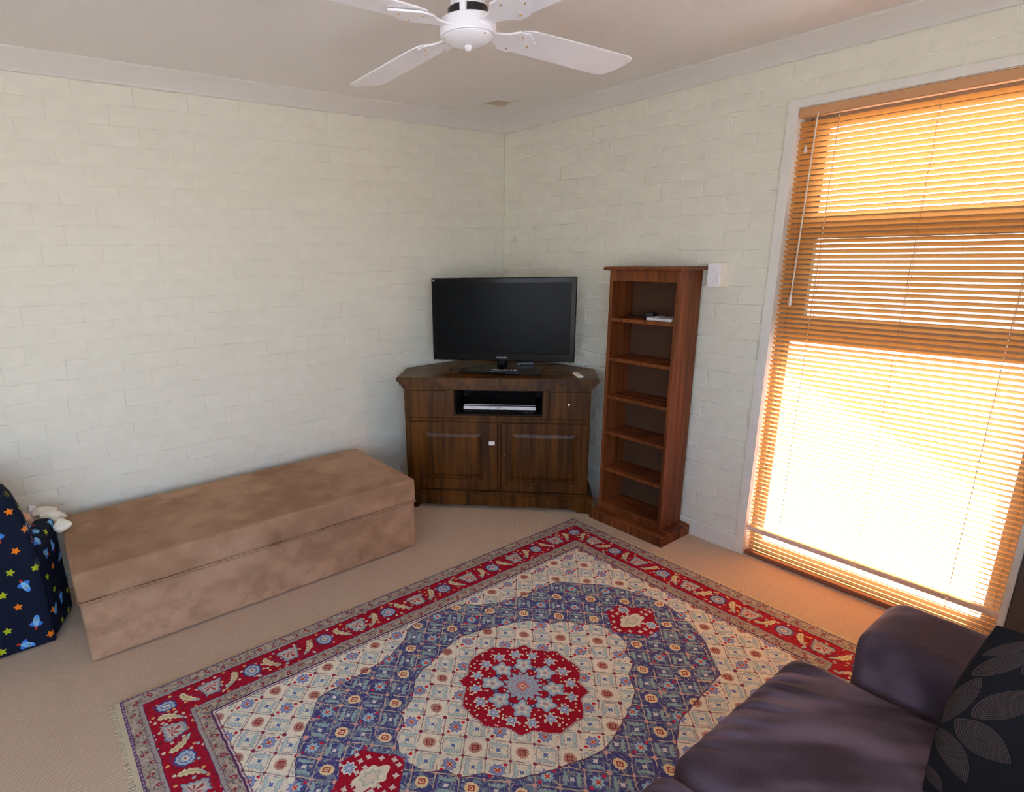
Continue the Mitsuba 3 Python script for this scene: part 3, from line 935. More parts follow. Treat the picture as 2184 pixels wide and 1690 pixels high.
ring = put('switch_cup', lathe([(0, 2.130), (.066, 2.130), (.0675, 2.127), (.064, 2.123), (.054, 2.116), (.038, 2.110), (.018, 2.107), (0, 2.1065)], 48, FM), 'white_enamel', fan, 30)
put('finial', lathe([(0, 2.108), (.0105, 2.1075), (.011, 2.104), (.008, 2.101), (.009, 2.098), (.005, 2.0955), (0, 2.095)], 20, FM), 'white_enamel', ring, 30)
for a in range(3):
    an = math.radians(35 + 120 * a)
    put('screw', lathe([(0, 0), (.0028, .0005), (.003, .003), (0, .003)], 10, T4(None, (FC[0] + .064 * math.cos(an), FC[1] + .064 * math.sin(an), 2.121))), 'brass', ring, 30)
put('clip', cbox((-.012, -.008, 2.169), (.012, .008, 2.196), .002, T4(Rz(math.radians(36)), (FC[0] - .043, FC[1] - .036, 0))), 'white_enamel', fan)


def blade_mesh():
    # plan outline in (radius, half width); gently rounded tip
    pts = [(0.165, -.050), (0.20, -.060), (0.30, -.064), (0.60, -.070), (0.636, -.066), (0.648, -.052), (0.655, -.01), (0.652, .035), (0.642, .060), (0.625, .068), (0.30, .062), (0.20, .058), (0.165, .048)]
    return prism(pts, -.002, .002)


def bracket_mesh():
    pts = [(0.060, -.018), (0.095, -.016), (0.125, -.026), (0.150, -.048), (0.185, -.050), (0.215, -.030), (0.240, -.012), (0.250, 0), (0.240, .012), (0.215, .030), (0.185, .050), (0.150, .048), (0.125, .026), (0.095, .016), (0.060, .018)]
    m = trimesh.creation.extrude_polygon(Polygon(pts).buffer(.006).buffer(-.003), .005, engine='earcut')
    m.apply_translation([0, 0, -.009])
    return m


for i, ang in enumerate((1.1, 86.5, 180.5, 270.0)):
    A = T4(Rz(math.radians(ang)), (FC[0], FC[1], 2.152)) @ T4(Rx(math.radians(-8)))
    bl = blade_mesh()
    bl.apply_transform(A)
    bkey = put('blade', bl, 'white_enamel', fan)
    br = bracket_mesh()
    br.apply_transform(A)
    rk = put('blade_iron', br, 'white_enamel', bkey)
    for (rx, ry) in ((0.172, -.034), (0.172, .034), (0.222, 0.0)):
        put('blade_screw', lathe([(0, -.0012), (.0028, 0), (.0033, .0025), (0, .0025)], 10, A @ T4(None, (rx, ry, -.0115))), 'brass', bkey, 30)

# ---- ceiling vent near the corner
vk = 'ceiling_vent'
lab(vk, 'square beige ceiling vent near the corner of the room', 'vent')
VX, VY = -0.385, -0.385
put('frame', cut(cbox((VX - .085, VY - .085, 2.391), (VX + .085, VY + .085, 2.3995), .003), cbox((VX - .062, VY - .062, 2.3), (VX + .062, VY + .062, 2.5), .001)), 'cornice_paint', vk)
for i in range(7):
    yy = VY - .054 + .018 * i
    put('louvre', cbox((-.062, -.008, -.0008), (.062, .008, .0008), .0004, T4(Rx(math.radians(28)), (VX, yy, 2.3945))), 'vent_paint', vk)

# ------------------------------------------------------------------ rug
rk = 'area_rug'
lab(rk, 'red-bordered Persian rug with a cream and navy field on the carpet', 'rug')
rug = rbox((2 * HX, 2 * HY, 0.011), 0.004, 12, T4(None, (OX, OY, 0.0058)))
put('pile', rug, 'rug_pile', rk, smooth=40)
fr = []
for sx in (-1, 1):
    x0 = OX + sx * HX
    fr.append(cbox((x0 - .001 * sx, OY - HY, 0.0005), (x0 + sx * .016, OY + HY, 0.007), .001))
    n = 210
    for i in range(n):
        y = OY - HY + 2 * HY * (i + .5) / n + rng.normal(0, .002)
        L = rng.uniform(.008, .026)
        dy = rng.normal(0, .008)
        w = rng.uniform(.0016, .0030)
        fr.append(cbox((0, -w, 0.0005), (L, w, 0.004), .0008, T4(Rz(math.atan2(dy, sx * L)), (x0 + sx * .015, y, 0))))
lab(put('fringe', cat(*fr), 'fringe_yarn', rk), kind='stuff')

# ------------------------------------------------------------------ ottoman
ot = 'storage_ottoman'
lab(ot, 'long tan suede storage ottoman against the brick wall', 'ottoman')


def soft(m, amp, freq, seed=0, flo=None):
    """Small lumps along the normals."""
    v = np.array(m.vertices)
    n = np.array(m.vertex_normals)
    d = (meshkit.fbm(v * freq, 3, seed) - 0.5) * 2 * amp
    m.vertices = v + n * d[:, None]
    return m


oc, ow, ol = (-2.085, -0.415), 1.565, 0.660
soft_body = soft(rbox((ow, ol, 0.262), 0.012, 26, T4(None, (oc[0], oc[1], 0.131 + .006))), .0025, 9, 3)
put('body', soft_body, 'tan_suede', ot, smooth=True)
put('foot', cbox((oc[0] - .72, oc[1] - .27, 0), (oc[0] - .66, oc[1] - .21, .012), .002), 'black_plastic', ot)
put('foot', cbox((oc[0] + .66, oc[1] - .27, 0), (oc[0] + .72, oc[1] - .21, .012), .002), 'black_plastic', ot)
put('foot', cbox((oc[0] - .72, oc[1] + .21, 0), (oc[0] - .66, oc[1] + .27, .012), .002), 'black_plastic', ot)
put('foot', cbox((oc[0] + .66, oc[1] + .21, 0), (oc[0] + .72, oc[1] + .27, .012), .002), 'black_plastic', ot)
lid = rbox((ow + .012, ol + .012, 0.130), 0.017, 30, T4(None, (oc[0], oc[1], 0.274 + .065)))
v = np.array(lid.vertices)
top = np.clip((v[:, 2] - 0.36) / .04, 0, 1)
cx_, cy_ = (v[:, 0] - oc[0]) / (ow / 2), (v[:, 1] - oc[1]) / (ol / 2)
v[:, 2] += top * 0.010 * np.clip(1 - cx_ ** 4, 0, 1) * np.clip(1 - cy_ ** 2, 0, 1)
lid.vertices = v
lid = put('lid', soft(lid, .002, 7, 5), 'tan_suede', ot, smooth=True)
# piping at the seam
sx0, sx1, sy0, sy1 = oc[0] - ow / 2 - .004, oc[0] + ow / 2 + .004, oc[1] - ol / 2 - .004, oc[1] + ol / 2 + .004
loop = []
for (xa, ya), (xb, yb) in (((sx0, sy0), (sx1, sy0)), ((sx1, sy0), (sx1, sy1)), ((sx1, sy1), (sx0, sy1)), ((sx0, sy1), (sx0, sy0))):
    for t in np.linspace(0, 1, 24)[:-1]:
        loop.append((xa + (xb - xa) * t, ya + (yb - ya) * t, 0.2745 + .0012 * math.sin(40 * t + xa)))
loop.append(loop[0])
put('piping', tube(loop, .0042, 6), 'tan_suede', lid, smooth=True)

# ------------------------------------------------------------------ corner television cabinet (s along its front, d out of the corner)
S2 = math.sqrt(0.5)
CM = np.eye(4)
CM[:3, 0], CM[:3, 1], CM[:3, 2] = (S2, -S2, 0), (S2, S2, 0), (0, 0, 1)     # local x = s, local y = -d


def CB(s0, s1, d0, d1, z0, z1, c=.002):
    return cbox((s0, -d0, z0), (s1, -d1, z1), c, CM)


def cab_poly(off, sc=0.006):
    """Plan of the corner unit shrunk by off, in world x, y."""
    hw, d = 0.598, 0.940
    P = [(sc - hw, d), (sc - hw, 0.6275 + .0), (0.0, 0.05), (sc + hw, 0.640), (sc + hw, d)]
    W = [((s - dd) * S2, (-s - dd) * S2) for s, dd in P]
    return Polygon(W).buffer(-off, join_style=2)


ck = 'corner_tv_cabinet'
lab(ck, 'dark brown wooden corner cabinet under the television', 'cabinet')
put('top', cat(prism(cab_poly(0.0), .822, .842), prism(cab_poly(.004), .842, .846), prism(cab_poly(.006), .816, .822)), 'dark_wood', ck)
put('moulding', cat(prism(cab_poly(.014), .800, .816), prism(cab_poly(.024), .786, .800), prism(cab_poly(.031), .770, .786)), 'dark_wood', ck)
BD = 0.903                                                               # front of the body
carc = prism(cab_poly(.037), .118, .7705)
carc = cut(carc, CB(-.247, .288, .42, 1.2, .606, .764, .0005))
put('body', carc, 'dark_wood', ck)
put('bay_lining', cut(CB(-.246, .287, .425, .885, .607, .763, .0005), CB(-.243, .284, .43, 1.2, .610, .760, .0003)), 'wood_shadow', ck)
base = cat(prism(cab_poly(.012), .100, .110), prism(cab_poly(.004), .086, .100), prism(cab_poly(.020), .110, .118))
put('base_moulding', base, 'dark_wood', ck)
pl = prism(cab_poly(.010), 0.0, .086)
foot = Polygon([(-.485, -.01), (-.485, .012), (-.455, .026), (.475, .026), (.505, .012), (.505, -.01)])
cutm = prism(foot, 0, 2.0)
cv = np.array(cutm.vertices)
cutm = trimesh.Trimesh(np.stack([cv[:, 0], -0.55 - cv[:, 2] * .5, cv[:, 1]], 1), cutm.faces[:, ::-1], process=False)
cutm.apply_transform(CM)
cutm.fix_normals()
put('plinth', cut(pl, cutm), 'dark_wood', ck)


def raised_panel(s0, s1, z0, z1, d, bev=.030, h=.010):
    """Field with bevelled borders standing out of its frame."""
    lo, hi = (s0, z0), (s1, z1)
    V = []
    for (m, dd) in ((0, d - .004), (0, d), (bev, d + h), (bev, d + h)):
        V += [(lo[0] + m, -dd, lo[1] + m), (hi[0] - m, -dd, lo[1] + m), (hi[0] - m, -dd, hi[1] - m), (lo[0] + m, -dd, hi[1] - m)]
    m = trimesh.convex.convex_hull(np.array(V))
    m.apply_transform(CM)
    return m


def frame4(s0, s1, z0, z1, a0, a1, b0, b1, d0, d1):
    return cut(CB(s0, s1, d0, d1, z0, z1, .002), CB(a0, a1, d0 - .1, d1 + .1, b0, b1, .0004))


for (s0, s1, a0, a1, b0, b1) in ((-.528, .019, -.444, -.069, .196, .501), (.041, .560, .096, .500, .190, .505)):
    dkk = put('door', frame4(s0, s1, .126, .566, a0, a1, b0, b1, BD - .004, BD + .014), 'dark_wood', ck)
    put('panel', raised_panel(a0 + .002, a1 - .002, b0 + .002, b1 - .002, BD - .003), 'dark_wood', dkk)
    ks = -.024 if s0 < 0 else .061
    put('knob_screw', lathe([(0, 0), (.0035, 0), (.003, .003), (0, .003)], 10, CM @ T4(Rx(math.pi / 2), (ks, -(BD + .0138), .365))), 'brass', dkk, 30)
put('centre_strip', CB(.021, .039, BD - .004, BD + .010, .126, .566), 'dark_wood', ck)
for (s0, s1) in ((-.536, -.294), (.324, .562)):
    dk2 = put('drawer', CB(s0 + .004, s1 - .004, BD - .004, BD + .009, .592, .762, .003), 'dark_wood', ck)
    if s0 > 0:
        put('knob', lathe([(0, 0), (.005, 0), (.004, .008), (.009, .014), (.008, .02), (0, .022)], 16, CM @ T4(Rx(math.pi / 2), (.438, -(BD + .0085), .688))), 'brass', dk2, 30)
put('stile', CB(-.290, -.249, BD - .004, BD + .006, .592, .768), 'dark_wood', ck)
put('stile', CB(.290, .320, BD - .004, BD + .006, .592, .768), 'dark_wood', ck)
put('rail', CB(-.530, .560, BD - .004, BD + .006, .570, .590), 'dark_wood', ck)
lk = put('sticker', CB(-.034, .002, BD + .0139, BD + .0149, .424, .449, .0003), 'white_plastic', ck)
lab(lk, 'small white sticker')

# ---- disc player in the bay
dv = 'disc_player'
lab(dv, 'silver and black disc player inside the bay of the corner cabinet', 'disc player')
put('case', CB(-.192, .244, .555, .852, .612, .664, .003), 'black_plastic', dv)
put('fascia', CB(-.194, .246, .853, .860, .634, .656, .002), 'silver_plastic', dv)
put('trim_strip', CB(-.192, .244, .852, .856, .662, .6655, .0008), 'silver_plastic', dv)
tr = put('disc_tray', CB(-.045, .092, .8595, .8618, .637, .654, .0008), 'silver_plastic', dv)


def ctext(s, h, sc, zc, d, bold=False):
    m = meshkit.text_mesh(s, h, .0006, bold)
    v = np.array(m.vertices)
    v[:, 0] -= (v[:, 0].min() + v[:, 0].max()) / 2
    v[:, 1] -= (v[:, 1].min() + v[:, 1].max()) / 2
    m = trimesh.Trimesh(np.stack([sc + v[:, 0], -d - v[:, 2], zc + v[:, 1]], 1), m.faces, process=False)
    m.apply_transform(CM)
    return m


put('lettering', ctext('DVD', .006, .022, .6465, .862, True), 'dark_print', tr)
put('lower_panel', CB(-.192, .244, .8515, .857, .6125, .6335, .001), 'black_gloss', dv)
put('lettering', ctext('DVD', .004, -.155, .626, .8572), 'grey_print', dv)
bs('led_green', (0.02, 0.30, 0.03), 0.3)
put('indicator', CB(-.084, -.078, .8568, .8585, .621, .625, .0004), 'led_green', dv)
for s in (.185, .200, .215, .226):
    put('button', CB(s - .004, s + .004, .8568, .8590, .617, .621, .0006), 'grey_print', dv)

# ---- television
tvk = 'television'
lab(tvk, 'black flat-screen television on the dark corner cabinet', 'television')
dl, drr = 0.91 * S2, 1.045 * S2
sl, sr = -0.405, 0.473
yaw = math.atan2(-(drr - dl), sr - sl)
tc = ((sl + sr) / 2, -(dl + drr) / 2)
TM = CM @ T4(Rz(yaw), (tc[0], tc[1], 0))
TW = math.hypot(sr - sl, drr - dl) / 2


def TB(a, b, d0, d1, z0, z1, c=.002):
    return cbox((a, -d1, z0), (b, -d0, z1), c, TM)


Z0T, Z1T = .909, 1.414
put('back_shell', cat(TB(-TW + .012, TW - .012, -.030, -.002, Z0T + .012, Z1T - .012, .012), TB(-.26, .26, -.062, -.028, Z0T + .06, Z1T - .10, .02)), 'black_plastic', tvk)
put('bezel', cut(TB(-TW, TW, -.004, .022, Z0T, Z1T, .004), TB(-TW + .030, TW - .030, .0165, .5, Z0T + .048, Z1T - .030, .001)), 'black_gloss', tvk)
put('screen', TB(-TW + .0305, TW - .0305, .014, .0175, Z0T + .0485, Z1T - .0305, .0004), 'screen_gloss', tvk)
lt = meshkit.text_mesh('SAMSUNG', .010, .0006, True)
v = np.array(lt.vertices)
v[:, 0] -= (v[:, 0].min() + v[:, 0].max()) / 2
lt = trimesh.Trimesh(np.stack([v[:, 0], -.0221 - v[:, 2], Z0T + .016 + v[:, 1]], 1), lt.faces, process=False)
lt.apply_transform(TM)
put('lettering', lt, 'grey_print', tvk)
put('corner_logo', TB(-TW + .008, -TW + .022, .0218, .0228, Z1T - .018, Z1T - .010, .0004), 'grey_print', tvk)
put('stand_neck', cbox((-.032, -.020, .858), (.032, .020, .95), .010, TM), 'black_gloss', tvk)
base = rbox((.50, .235, .012), .005, 8, TM @ T4(None, (.0, -.015, .8525)))
put('stand_base', base, 'black_gloss', tvk, smooth=40)

# ---- things on the cabinet
rc = 'remote_control'
RM = T4(Rz(math.radians(-47)), (-.545, -.625, .8672))
lab(rc, 'long black remote control with silver buttons lying on the television stand', 'remote control')
put('case', rbox((.185, .044, .016), .007, 6, RM), 'black_plastic', rc, smooth=40)
for i in range(11):
    for j in (-1, 0, 1):
        put('button', cbox((-.080 + .0145 * i, j * .012 - .004, .0078), (-.072 + .0145 * i, j * .012 + .004, .0102), .001, RM), 'silver_plastic', rc)
sm = 'small_remote'
SM = T4(Rz(math.radians(-122)), (-.252, -.944, .852))
lab(sm, 'small pale remote control at the right end of the cabinet top', 'remote control')
put('case', rbox((.115, .034, .012), .005, 6, SM), 'cream_plastic', sm, smooth=40)
for i in range(4):
    for j in (-1, 1):
        put('button', cbox((-.04 + .022 * i, j * .008 - .004, .0055), (-.03 + .022 * i, j * .008 + .004, .0075), .001, SM), 'grey_print', sm)
bxk = 'black_box'
BM = T4(Rz(math.radians(-45)), (-.255, -.50, .848))
lab(bxk, 'small black receiver box behind the television stand', 'receiver')
put('case', cbox((-.055, -.045, 0), (.055, .045, .034), .004, BM), 'black_plastic', bxk)
put('button', cbox((-.045, -.047, .012), (-.03, -.044, .020), .001, BM), 'grey_print', bxk)
cb1 = put('power_cable', tube([(-.750 + .09 * t + .02 * math.sin(9 * t), -.31 - .02 * math.cos(7 * t) - .03 * t, .8495 + .012 * abs(math.sin(6 * t))) for t in np.linspace(0, 1, 30)], .0028, 6), 'black_plastic')
lab(cb1, 'black cable curling on the cabinet left of the television stand', 'cable')
cb2 = put('aerial_cable', tube([(-.16 + .09 * t, -.60 - .14 * t + .012 * math.sin(8 * t), .8495 + .01 * math.sin(3 * t) ** 2) for t in np.linspace(0, 1, 24)], .0025, 6), 'black_plastic')
lab(cb2, 'thin black cable behind the right corner of the television', 'cable')

# ------------------------------------------------------------------ bookcase
bk2 = 'bookcase'
lab(bk2, 'tall narrow reddish wooden bookcase beside the corner cabinet', 'bookcase')
BX0, BX1, BY0, BY1 = -.217, -.022, -1.540, -1.113
put('top', cbox((-.250, -1.568, 1.455), (-.012, -1.092, 1.473), .003), 'red_wood', bk2)
put('side_panel', cbox((BX0, BY0, .06), (BX1, BY0 + .020, 1.456), .0015), 'red_wood', bk2)
put('side_panel', cbox((BX0, BY1 - .020, .06), (BX1, BY1, 1.456), .0015), 'red_wood', bk2)
put('back_panel', cbox((BX1 - .008, BY0 + .019, .06), (BX1 - .001, BY1 - .019, 1.456), .001), 'shaded_back_board', bk2)
put('top_rail', cbox((BX0 + .001, BY0 + .019, 1.398), (BX0 + .020, BY1 - .019, 1.456), .0015), 'red_wood', bk2)
for z in (1.200, .978, .760, .546, .320, .098):
    put('shelf', cbox((BX0 + .003, BY0 + .0195, z - .020), (BX1 - .0075, BY1 - .0195, z), .0015), 'red_wood', bk2)
put('bottom_rail', cbox((BX0 + .004, BY0 + .0195, .05), (BX0 + .020, BY1 - .0195, .080), .0015), 'red_wood', bk2)
pb = trimesh.convex.convex_hull(np.array([(x, y, z) for (x0, x1, y0, y1, z) in ((-.280, -.015, -1.597, -1.098, 0), (-.280, -.015, -1.597, -1.098, .053), (-.276, -.015, -1.593, -1.100, .057), (-.240, -.015, -1.560, -1.106, .062)) for x in (x0, x1) for y in (y0, y1)]))
put('plinth', pb, 'red_wood', bk2)
nb = 'silver_box'
lab(nb, 'slim silver box lying on the top shelf of the bookcase', 'box')
put('case', rbox((.11, .150, .016), .005, 6, T4(None, (-.150, -1.425, 1.209))), 'silver_plastic', nb, smooth=40)
put('button', cbox((-.20, -1.415, 1.2165), (-.185, -1.40, 1.220), .001), 'white_plastic', nb)
pl2 = 'black_plug_pack'
lab(pl2, 'black plug pack and lead on the top shelf of the bookcase', 'plug pack')
put('case', rbox((.05, .05, .032), .006, 5, T4(None, (-.11, -1.315, 1.217))), 'black_plastic', pl2, smooth=40)
put('lead', tube([(-.13 - .03 * math.sin(5 * t), -1.30 + .13 * t, 1.204 + .012 * abs(math.sin(8 * t))) for t in np.linspace(0, 1, 30)], .003, 6), 'black_plastic', pl2)

# ------------------------------------------------------------------ double power outlet
pk = 'power_outlet'
lab(pk, 'white double power outlet on the wall between bookcase and window', 'outlet')
put('mounting_block', cbox((-.026, -1.661, 1.370), (0.004, -1.570, 1.488), .003), 'cream_plastic', pk)
put('cover_plate', cbox((-.036, -1.636, 1.371), (-.0255, -1.570, 1.487), .003), 'white_plastic', pk)
for zc in (1.457, 1.405):
    for (dy, dz, a) in ((.010, .006, 30), (-.010, .006, -30), (0, -.008, 90)):
        put('slot', cbox((-.0005, -.0045, -.0010), (.0012, .0045, .0010), .0003, T4(Rx(math.radians(a)), (-.0362, -1.603 + dy, zc + dz))), 'grey_print', pk)
for dy in (-.022, .022):
    put('switch', cbox((-.0395, -1.603 + dy - .005, 1.428), (-.0355, -1.603 + dy + .005, 1.438), .001), 'white_plastic', pk)

# ------------------------------------------------------------------ child's armchair and the toys behind it
kc = 'kids_armchair'
lab(kc, "child's armchair in navy fabric printed with rockets and stars", 'chair')


def shell(poly, th, M, r=.012):
    """Upholstered board: outline extruded with rounded rims."""
    p = Polygon(poly).buffer(.03).buffer(-.03)
    parts = []
    for off, a in [(r * (1 - math.cos(t)), r * (1 - math.sin(t))) for t in np.linspace(0, math.pi / 2, 7)]:
        parts.append((p.buffer(-off), a, th - a))
    ms = [prism(q, a, b) for q, a, b in parts]
    acc = man(ms[0])
    for m in ms[1:]:
        acc = acc + man(m)
    q = acc.to_mesh()
    m = trimesh.Trimesh(q.vert_properties[:, :3], q.tri_verts, process=True)
    m.apply_transform(M)
    return m


# back board: stands in the plane y = -0.50, its outline rounded at the top corner
up = np.array([[1, 0, 0], [0, 0, -1], [0, 1, 0]], float)          # local (x, y, z) -> world (x, z, -y)
back = [(-3.46, .004), (-2.975, .004), (-2.972, .30), (-2.978, .50), (-2.992, .60), (-3.012, .68), (-3.03, .715), (-3.06, .73), (-3.40, .73), (-3.44, .66), (-3.46, .50)]
put('backrest', shell(back, .10, T4(up, (0, -.385, 0)), .02), 'rocket_print', kc, smooth=50)


def slanted(x0, y0, x1, y1, t, z0, z1, drop, r=.03):
    d = np.array([x1 - x0, y1 - y0])
    L = np.linalg.norm(d)
    d /= L
    m = rbox((L, t, z1 - z0), r, 12)
    v = np.array(m.vertices)
    m.apply_transform(T4(Rz(math.atan2(d[1], d[0])), ((x0 + x1) / 2, (y0 + y1) / 2, (z0 + z1) / 2)))
    return m


put('arm', slanted(-3.005, -.44, -2.925, -.21, .085, .004, .472, 0), 'rocket_print', kc, smooth=True)
put('arm', slanted(-3.445, -.44, -3.50, -.21, .085, .004, .472, 0), 'rocket_print', kc, smooth=True)
put('seat', rbox((.40, .24, .26), .03, 10, T4(None, (-3.225, -.30, .134))), 'rocket_print', kc, smooth=True)

sp = 'cream_soft_toy'
lab(sp, 'cream soft toy with pointed lobes wedged between the armchair and the ottoman', 'soft toy')


def lobe(c, size, R, pinch=.5):
    m = trimesh.creation.icosphere(subdivisions=3)
    v = np.array(m.vertices)
    t = (v[:, 0] + 1) / 2
    k = 1 - pinch * t ** 1.6
    v[:, 1] *= k
    v[:, 2] *= k
    v *= size
    v += v * (0.55 * (meshkit.fbm(v * [22, 60, 60] + c[0] * 50, 3, 4) - .5))[:, None]
    m.vertices = v
    m.apply_transform(T4(R, c))
    return m


put('body', lobe((-2.912, -.120, .385), np.array([.030, .045, .075]), np.eye(3), .2), 'cream_cloth', sp, smooth=True)
put('lobe', lobe((-2.890, -.180, .447), np.array([.050, .042, .034]), Rz(-.2) @ Ry(.22), .45), 'cream_cloth', sp, smooth=True)
put('lobe', lobe((-2.864, -.280, .438), np.array([.034, .038, .032]), Rz(-.25) @ Ry(.05), .45), 'cream_cloth', sp, smooth=True)
put('lobe', lobe((-2.915, -.12, .460), np.array([.050, .036, .026]), Rz(.1) @ Ry(.05), .4), 'cream_cloth', sp, smooth=True)
pq = 'peach_soft_toy'
lab(pq, "peach soft toy peeping over the armchair's arm", 'soft toy')
put('body', lobe((-2.998, -.150, .425), np.array([.036, .04, .070]), np.eye(3), .3), 'peach_cloth', pq, smooth=True)
wq = 'white_cloth_bundle'
lab(wq, 'white cloth bundle between the peach and the cream toy behind the arm', 'cloth')
put('fold', lobe((-2.960, -.055, .42), np.array([.024, .03, .065]), np.eye(3), .3), 'white_cloth', wq, smooth=True)

# ------------------------------------------------------------------ sofa
sk_ = 'sofa'
lab(sk_, 'dark plum suede sofa in the right foreground', 'sofa')


def folds(m, dirs, amp, seed=1):
    v = np.array(m.vertices)
    n = np.array(m.vertex_normals)
    q = v * np.array(dirs)
    d = meshkit.fbm(q, 3, seed) - .5
    m.vertices = v + n * (amp * 2 * d)[:, None]
    return m


def seat(x0, x1, seed):
    w, dep, h = x1 - x0, .72, .205
    m = rbox((w, dep, h), .052, 110)
    v = np.array(m.vertices)
    a, b = v[:, 0] / (w / 2), v[:, 1] / (dep / 2)
    crown = np.clip(1 - a ** 2, 0, 1) * np.clip(1 - b ** 2, 0, 1)
    v[:, 2] += np.where(v[:, 2] > 0, 1, 0) * .020 * crown
    # pucker along the front edge
    g = np.random.default_rng(seed)
    yy = dep / 2 - v[:, 1]                                # distance back from the front edge
    for i in range(17):
        x0_, le, lean, de = g.uniform(-w / 2 + .03, w / 2 - .03), g.uniform(.06, .19), g.uniform(.25, .75), g.uniform(.0025, .0055)
        off = v[:, 0] - (x0_ + lean * yy * (1 - .8 * yy))
        wd = .005 + .010 * np.clip(yy / le, 0, 1)
        along = np.clip(yy / .02, 0, 1) * np.clip((le - yy) / (.6 * le), 0, 1) * (v[:, 2] > -.02)
        v[:, 2] += along * (de * .9 * np.exp(-((off - 1.7 * wd) / (1.3 * wd)) ** 2) - de * np.exp(-(off / wd) ** 2))
    # shallow folds fanning back from it
    fo = meshkit.fbm(np.stack([(v[:, 0] + .55 * v[:, 1]) * 9, (v[:, 1] - .4 * v[:, 0]) * 2.2, v[:, 2] * 0], 1), 3, seed + 5) - .5
    v[:, 2] += np.where(v[:, 2] > 0, 1, 0) * fo * .011
    m.vertices = v
    m.apply_transform(T4(None, ((x0 + x1) / 2, -2.670 - dep / 2, .487 - h / 2)))
    return m


put('seat_cushion', seat(-1.898, -1.297, 3), 'plum_suede', sk_, smooth=True)
put('seat_cushion', seat(-2.505, -1.903, 9), 'plum_suede', sk_, smooth=True)
put('frame', rbox((1.23, .80, .225), .03, 8, T4(None, (-1.90, -3.14, .1675))), 'plum_suede', sk_, smooth=True)


def arm(x0, x1, seed):
    w, dep, h = x1 - x0, .93, .565
    m = rbox((w, dep, h), .050, 24)
    m = folds(m, (5, 3, 5), .004, seed)
    m.apply_transform(T4(None, ((x0 + x1) / 2, -2.800 - dep / 2, .05 + h / 2)))
    return m


put('arm', arm(-1.292, -1.022, 2), 'plum_suede', sk_, smooth=True)
put('arm', arm(-2.780, -2.510, 6), 'plum_suede', sk_, smooth=True)
put('backrest', rbox((1.21, .22, .48), .07, 16, T4(Rx(math.radians(8)), (-1.90, -3.60, .62))), 'plum_suede', sk_, smooth=True)
for (x, y) in ((-1.08, -2.87), (-2.72, -2.87), (-1.08, -3.66), (-2.72, -3.66)):
    put('leg', lathe([(0, 0), (.022, 0), (.028, .052), (0, .052)], 16, T4(None, (x, y, 0))), 'black_plastic', sk_, 30)

# ---- the cushion lying against the arm
cu = 'leaf_cushion'
lab(cu, 'black cushion with stitched leaf shapes leaning on the sofa arm', 'cushion')
C0 = np.array([-1.578, -3.040, .499])                       # lower front corner of its mid-plane
e1 = np.array([0.0, -1.0, 0.0])
e2 = np.array([.20, -.02, .33])
e2 /= np.linalg.norm(e2)
e3 = np.cross(e1, e2)
e3 = e3 if e3[2] > 0 else -e3
CA, CB2 = .42, .37


def bulge(a, b):
    """Half thickness at a, b in [0, 1]."""
    s = np.clip(1 - (2 * a - 1) ** 4, 0, 1) * np.clip(1 - (2 * b - 1) ** 4, 0, 1)
    return .004 + .052 * s ** .55


def cush(a, b, side, off=0.0):
    pin = .020 * (np.sin(np.pi * a) * (2 * b - 1) * 0)
    A = a + 0 * pin
    # sides draw in a little between the corners
    aa = .5 + (A - .5) * (1 + .10 * np.sin(np.pi * b))
    bb = .5 + (b - .5) * (1 + .06 * np.sin(np.pi * a))
    h = side * (bulge(a, b) + off)
    return C0 + aa[..., None] * CA * e1 + bb[..., None] * CB2 * e2 + h[..., None] * e3


g = np.linspace(0, 1, 41)
g = .5 - .5 * np.cos(np.pi * g)
A_, B_ = np.meshgrid(g, g, indexing='ij')
Vt, Vb = cush(A_, B_, 1).reshape(-1, 3), cush(A_, B_, -.55).reshape(-1, 3)
nn = 41
idx = np.arange(nn * nn).reshape(nn, nn)
qd = np.stack([idx[:-1, :-1], idx[1:, :-1], idx[1:, 1:], idx[:-1, 1:]], -1).reshape(-1, 4)
rim = np.concatenate([idx[0, :], idx[1:, -1], idx[-1, -2::-1], idx[-2:0:-1, 0]])
Fq = [qd, qd[:, ::-1] + nn * nn]
rq = np.array([[rim[i], rim[(i + 1) % len(rim)], rim[(i + 1) % len(rim)] + nn * nn, rim[i] + nn * nn] for i in range(len(rim))])
Fq = np.vstack(Fq + [rq[:, ::-1]])
cm_ = trimesh.Trimesh(np.vstack([Vt, Vb]), np.vstack([Fq[:, [0, 1, 2]], Fq[:, [0, 2, 3]]]), process=False)
cm_.fix_normals()
put('cover', cm_, 'cushion_cloth', cu, smooth=True)


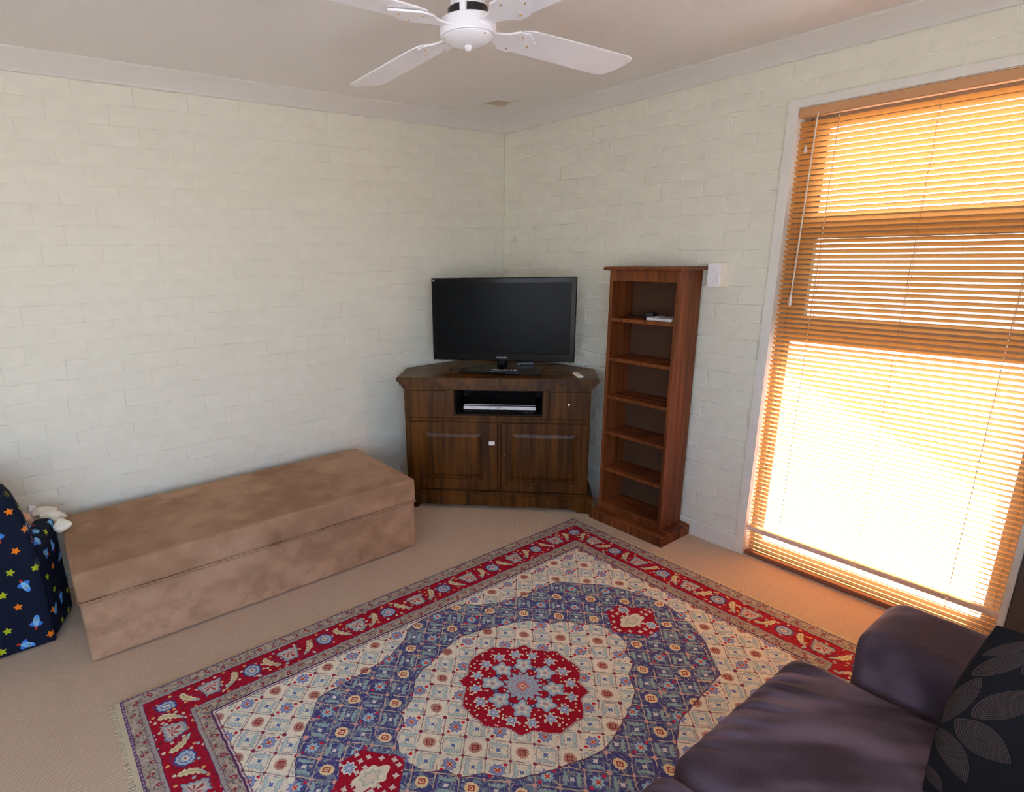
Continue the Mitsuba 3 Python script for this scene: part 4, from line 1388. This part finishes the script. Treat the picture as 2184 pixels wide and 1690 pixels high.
def leaf(p0, p1, hw, lift=.0022):
    """Stitched leaf from tip to tip, following the cushion's round; uv.x runs from the edge to the midrib."""
    p0, p1 = np.array(p0), np.array(p1)
    ax = p1 - p0
    nx = np.array([-ax[1], ax[0]]) / np.linalg.norm(ax)
    t, w = np.linspace(0.001, .999, 25), np.linspace(-1, 1, 13)
    Tm, Wm = np.meshgrid(t, w, indexing='ij')
    wid = hw * np.sin(np.pi * Tm ** .85) ** .8
    P = p0 + Tm[..., None] * ax + (Wm * wid)[..., None] * nx
    edge = (1 - np.abs(Wm)) * np.sin(np.pi * Tm)
    top = cush(P[..., 0], P[..., 1], 1, lift * (.35 + .65 * np.clip(edge * 4, 0, 1)))
    bot = cush(P[..., 0], P[..., 1], 1, -.001)
    n0, n1 = Tm.shape
    ix = np.arange(n0 * n1).reshape(n0, n1)
    q = np.stack([ix[:-1, :-1], ix[1:, :-1], ix[1:, 1:], ix[:-1, 1:]], -1).reshape(-1, 4)
    rim = np.concatenate([ix[0, :], ix[1:, -1], ix[-1, -2::-1], ix[-2:0:-1, 0]])
    rq = np.array([[rim[i], rim[(i + 1) % len(rim)], rim[(i + 1) % len(rim)] + n0 * n1, rim[i] + n0 * n1] for i in range(len(rim))])
    Q = np.vstack([q, q[:, ::-1] + n0 * n1, rq[:, ::-1]])
    m = trimesh.Trimesh(np.vstack([top.reshape(-1, 3), bot.reshape(-1, 3)]), np.vstack([Q[:, [0, 1, 2]], Q[:, [0, 2, 3]]]), process=False)
    uv = np.stack([edge.ravel(), Tm.ravel()], 1)
    return m, np.vstack([uv, uv])


for p0, p1, hw in (((.037, .69), (.185, .945), .038), ((.03, .81), (.16, .985), .026), ((.07, .697), (.018, .39), .036), ((.098, .49), (.26, .755), .052),
                   ((.055, .443), (.254, .366), .075), ((.018, .363), (.147, .177), .055), ((-.0, .15), (.075, .062), .032), ((.17, .79), (.27, .975), .042),
                   ((.27, .60), (.40, .84), .06), ((.30, .36), (.47, .46), .07), ((.20, .14), (.36, .10), .055), ((.48, .58), (.64, .78), .065), ((.53, .22), (.70, .32), .07), ((.70, .52), (.86, .70), .06), ((.74, .12), (.90, .22), .06)):
    m, uv = leaf(p0, p1, hw)
    put('leaf', m, 'leaf_cloth', cu, smooth=True, uv=uv)
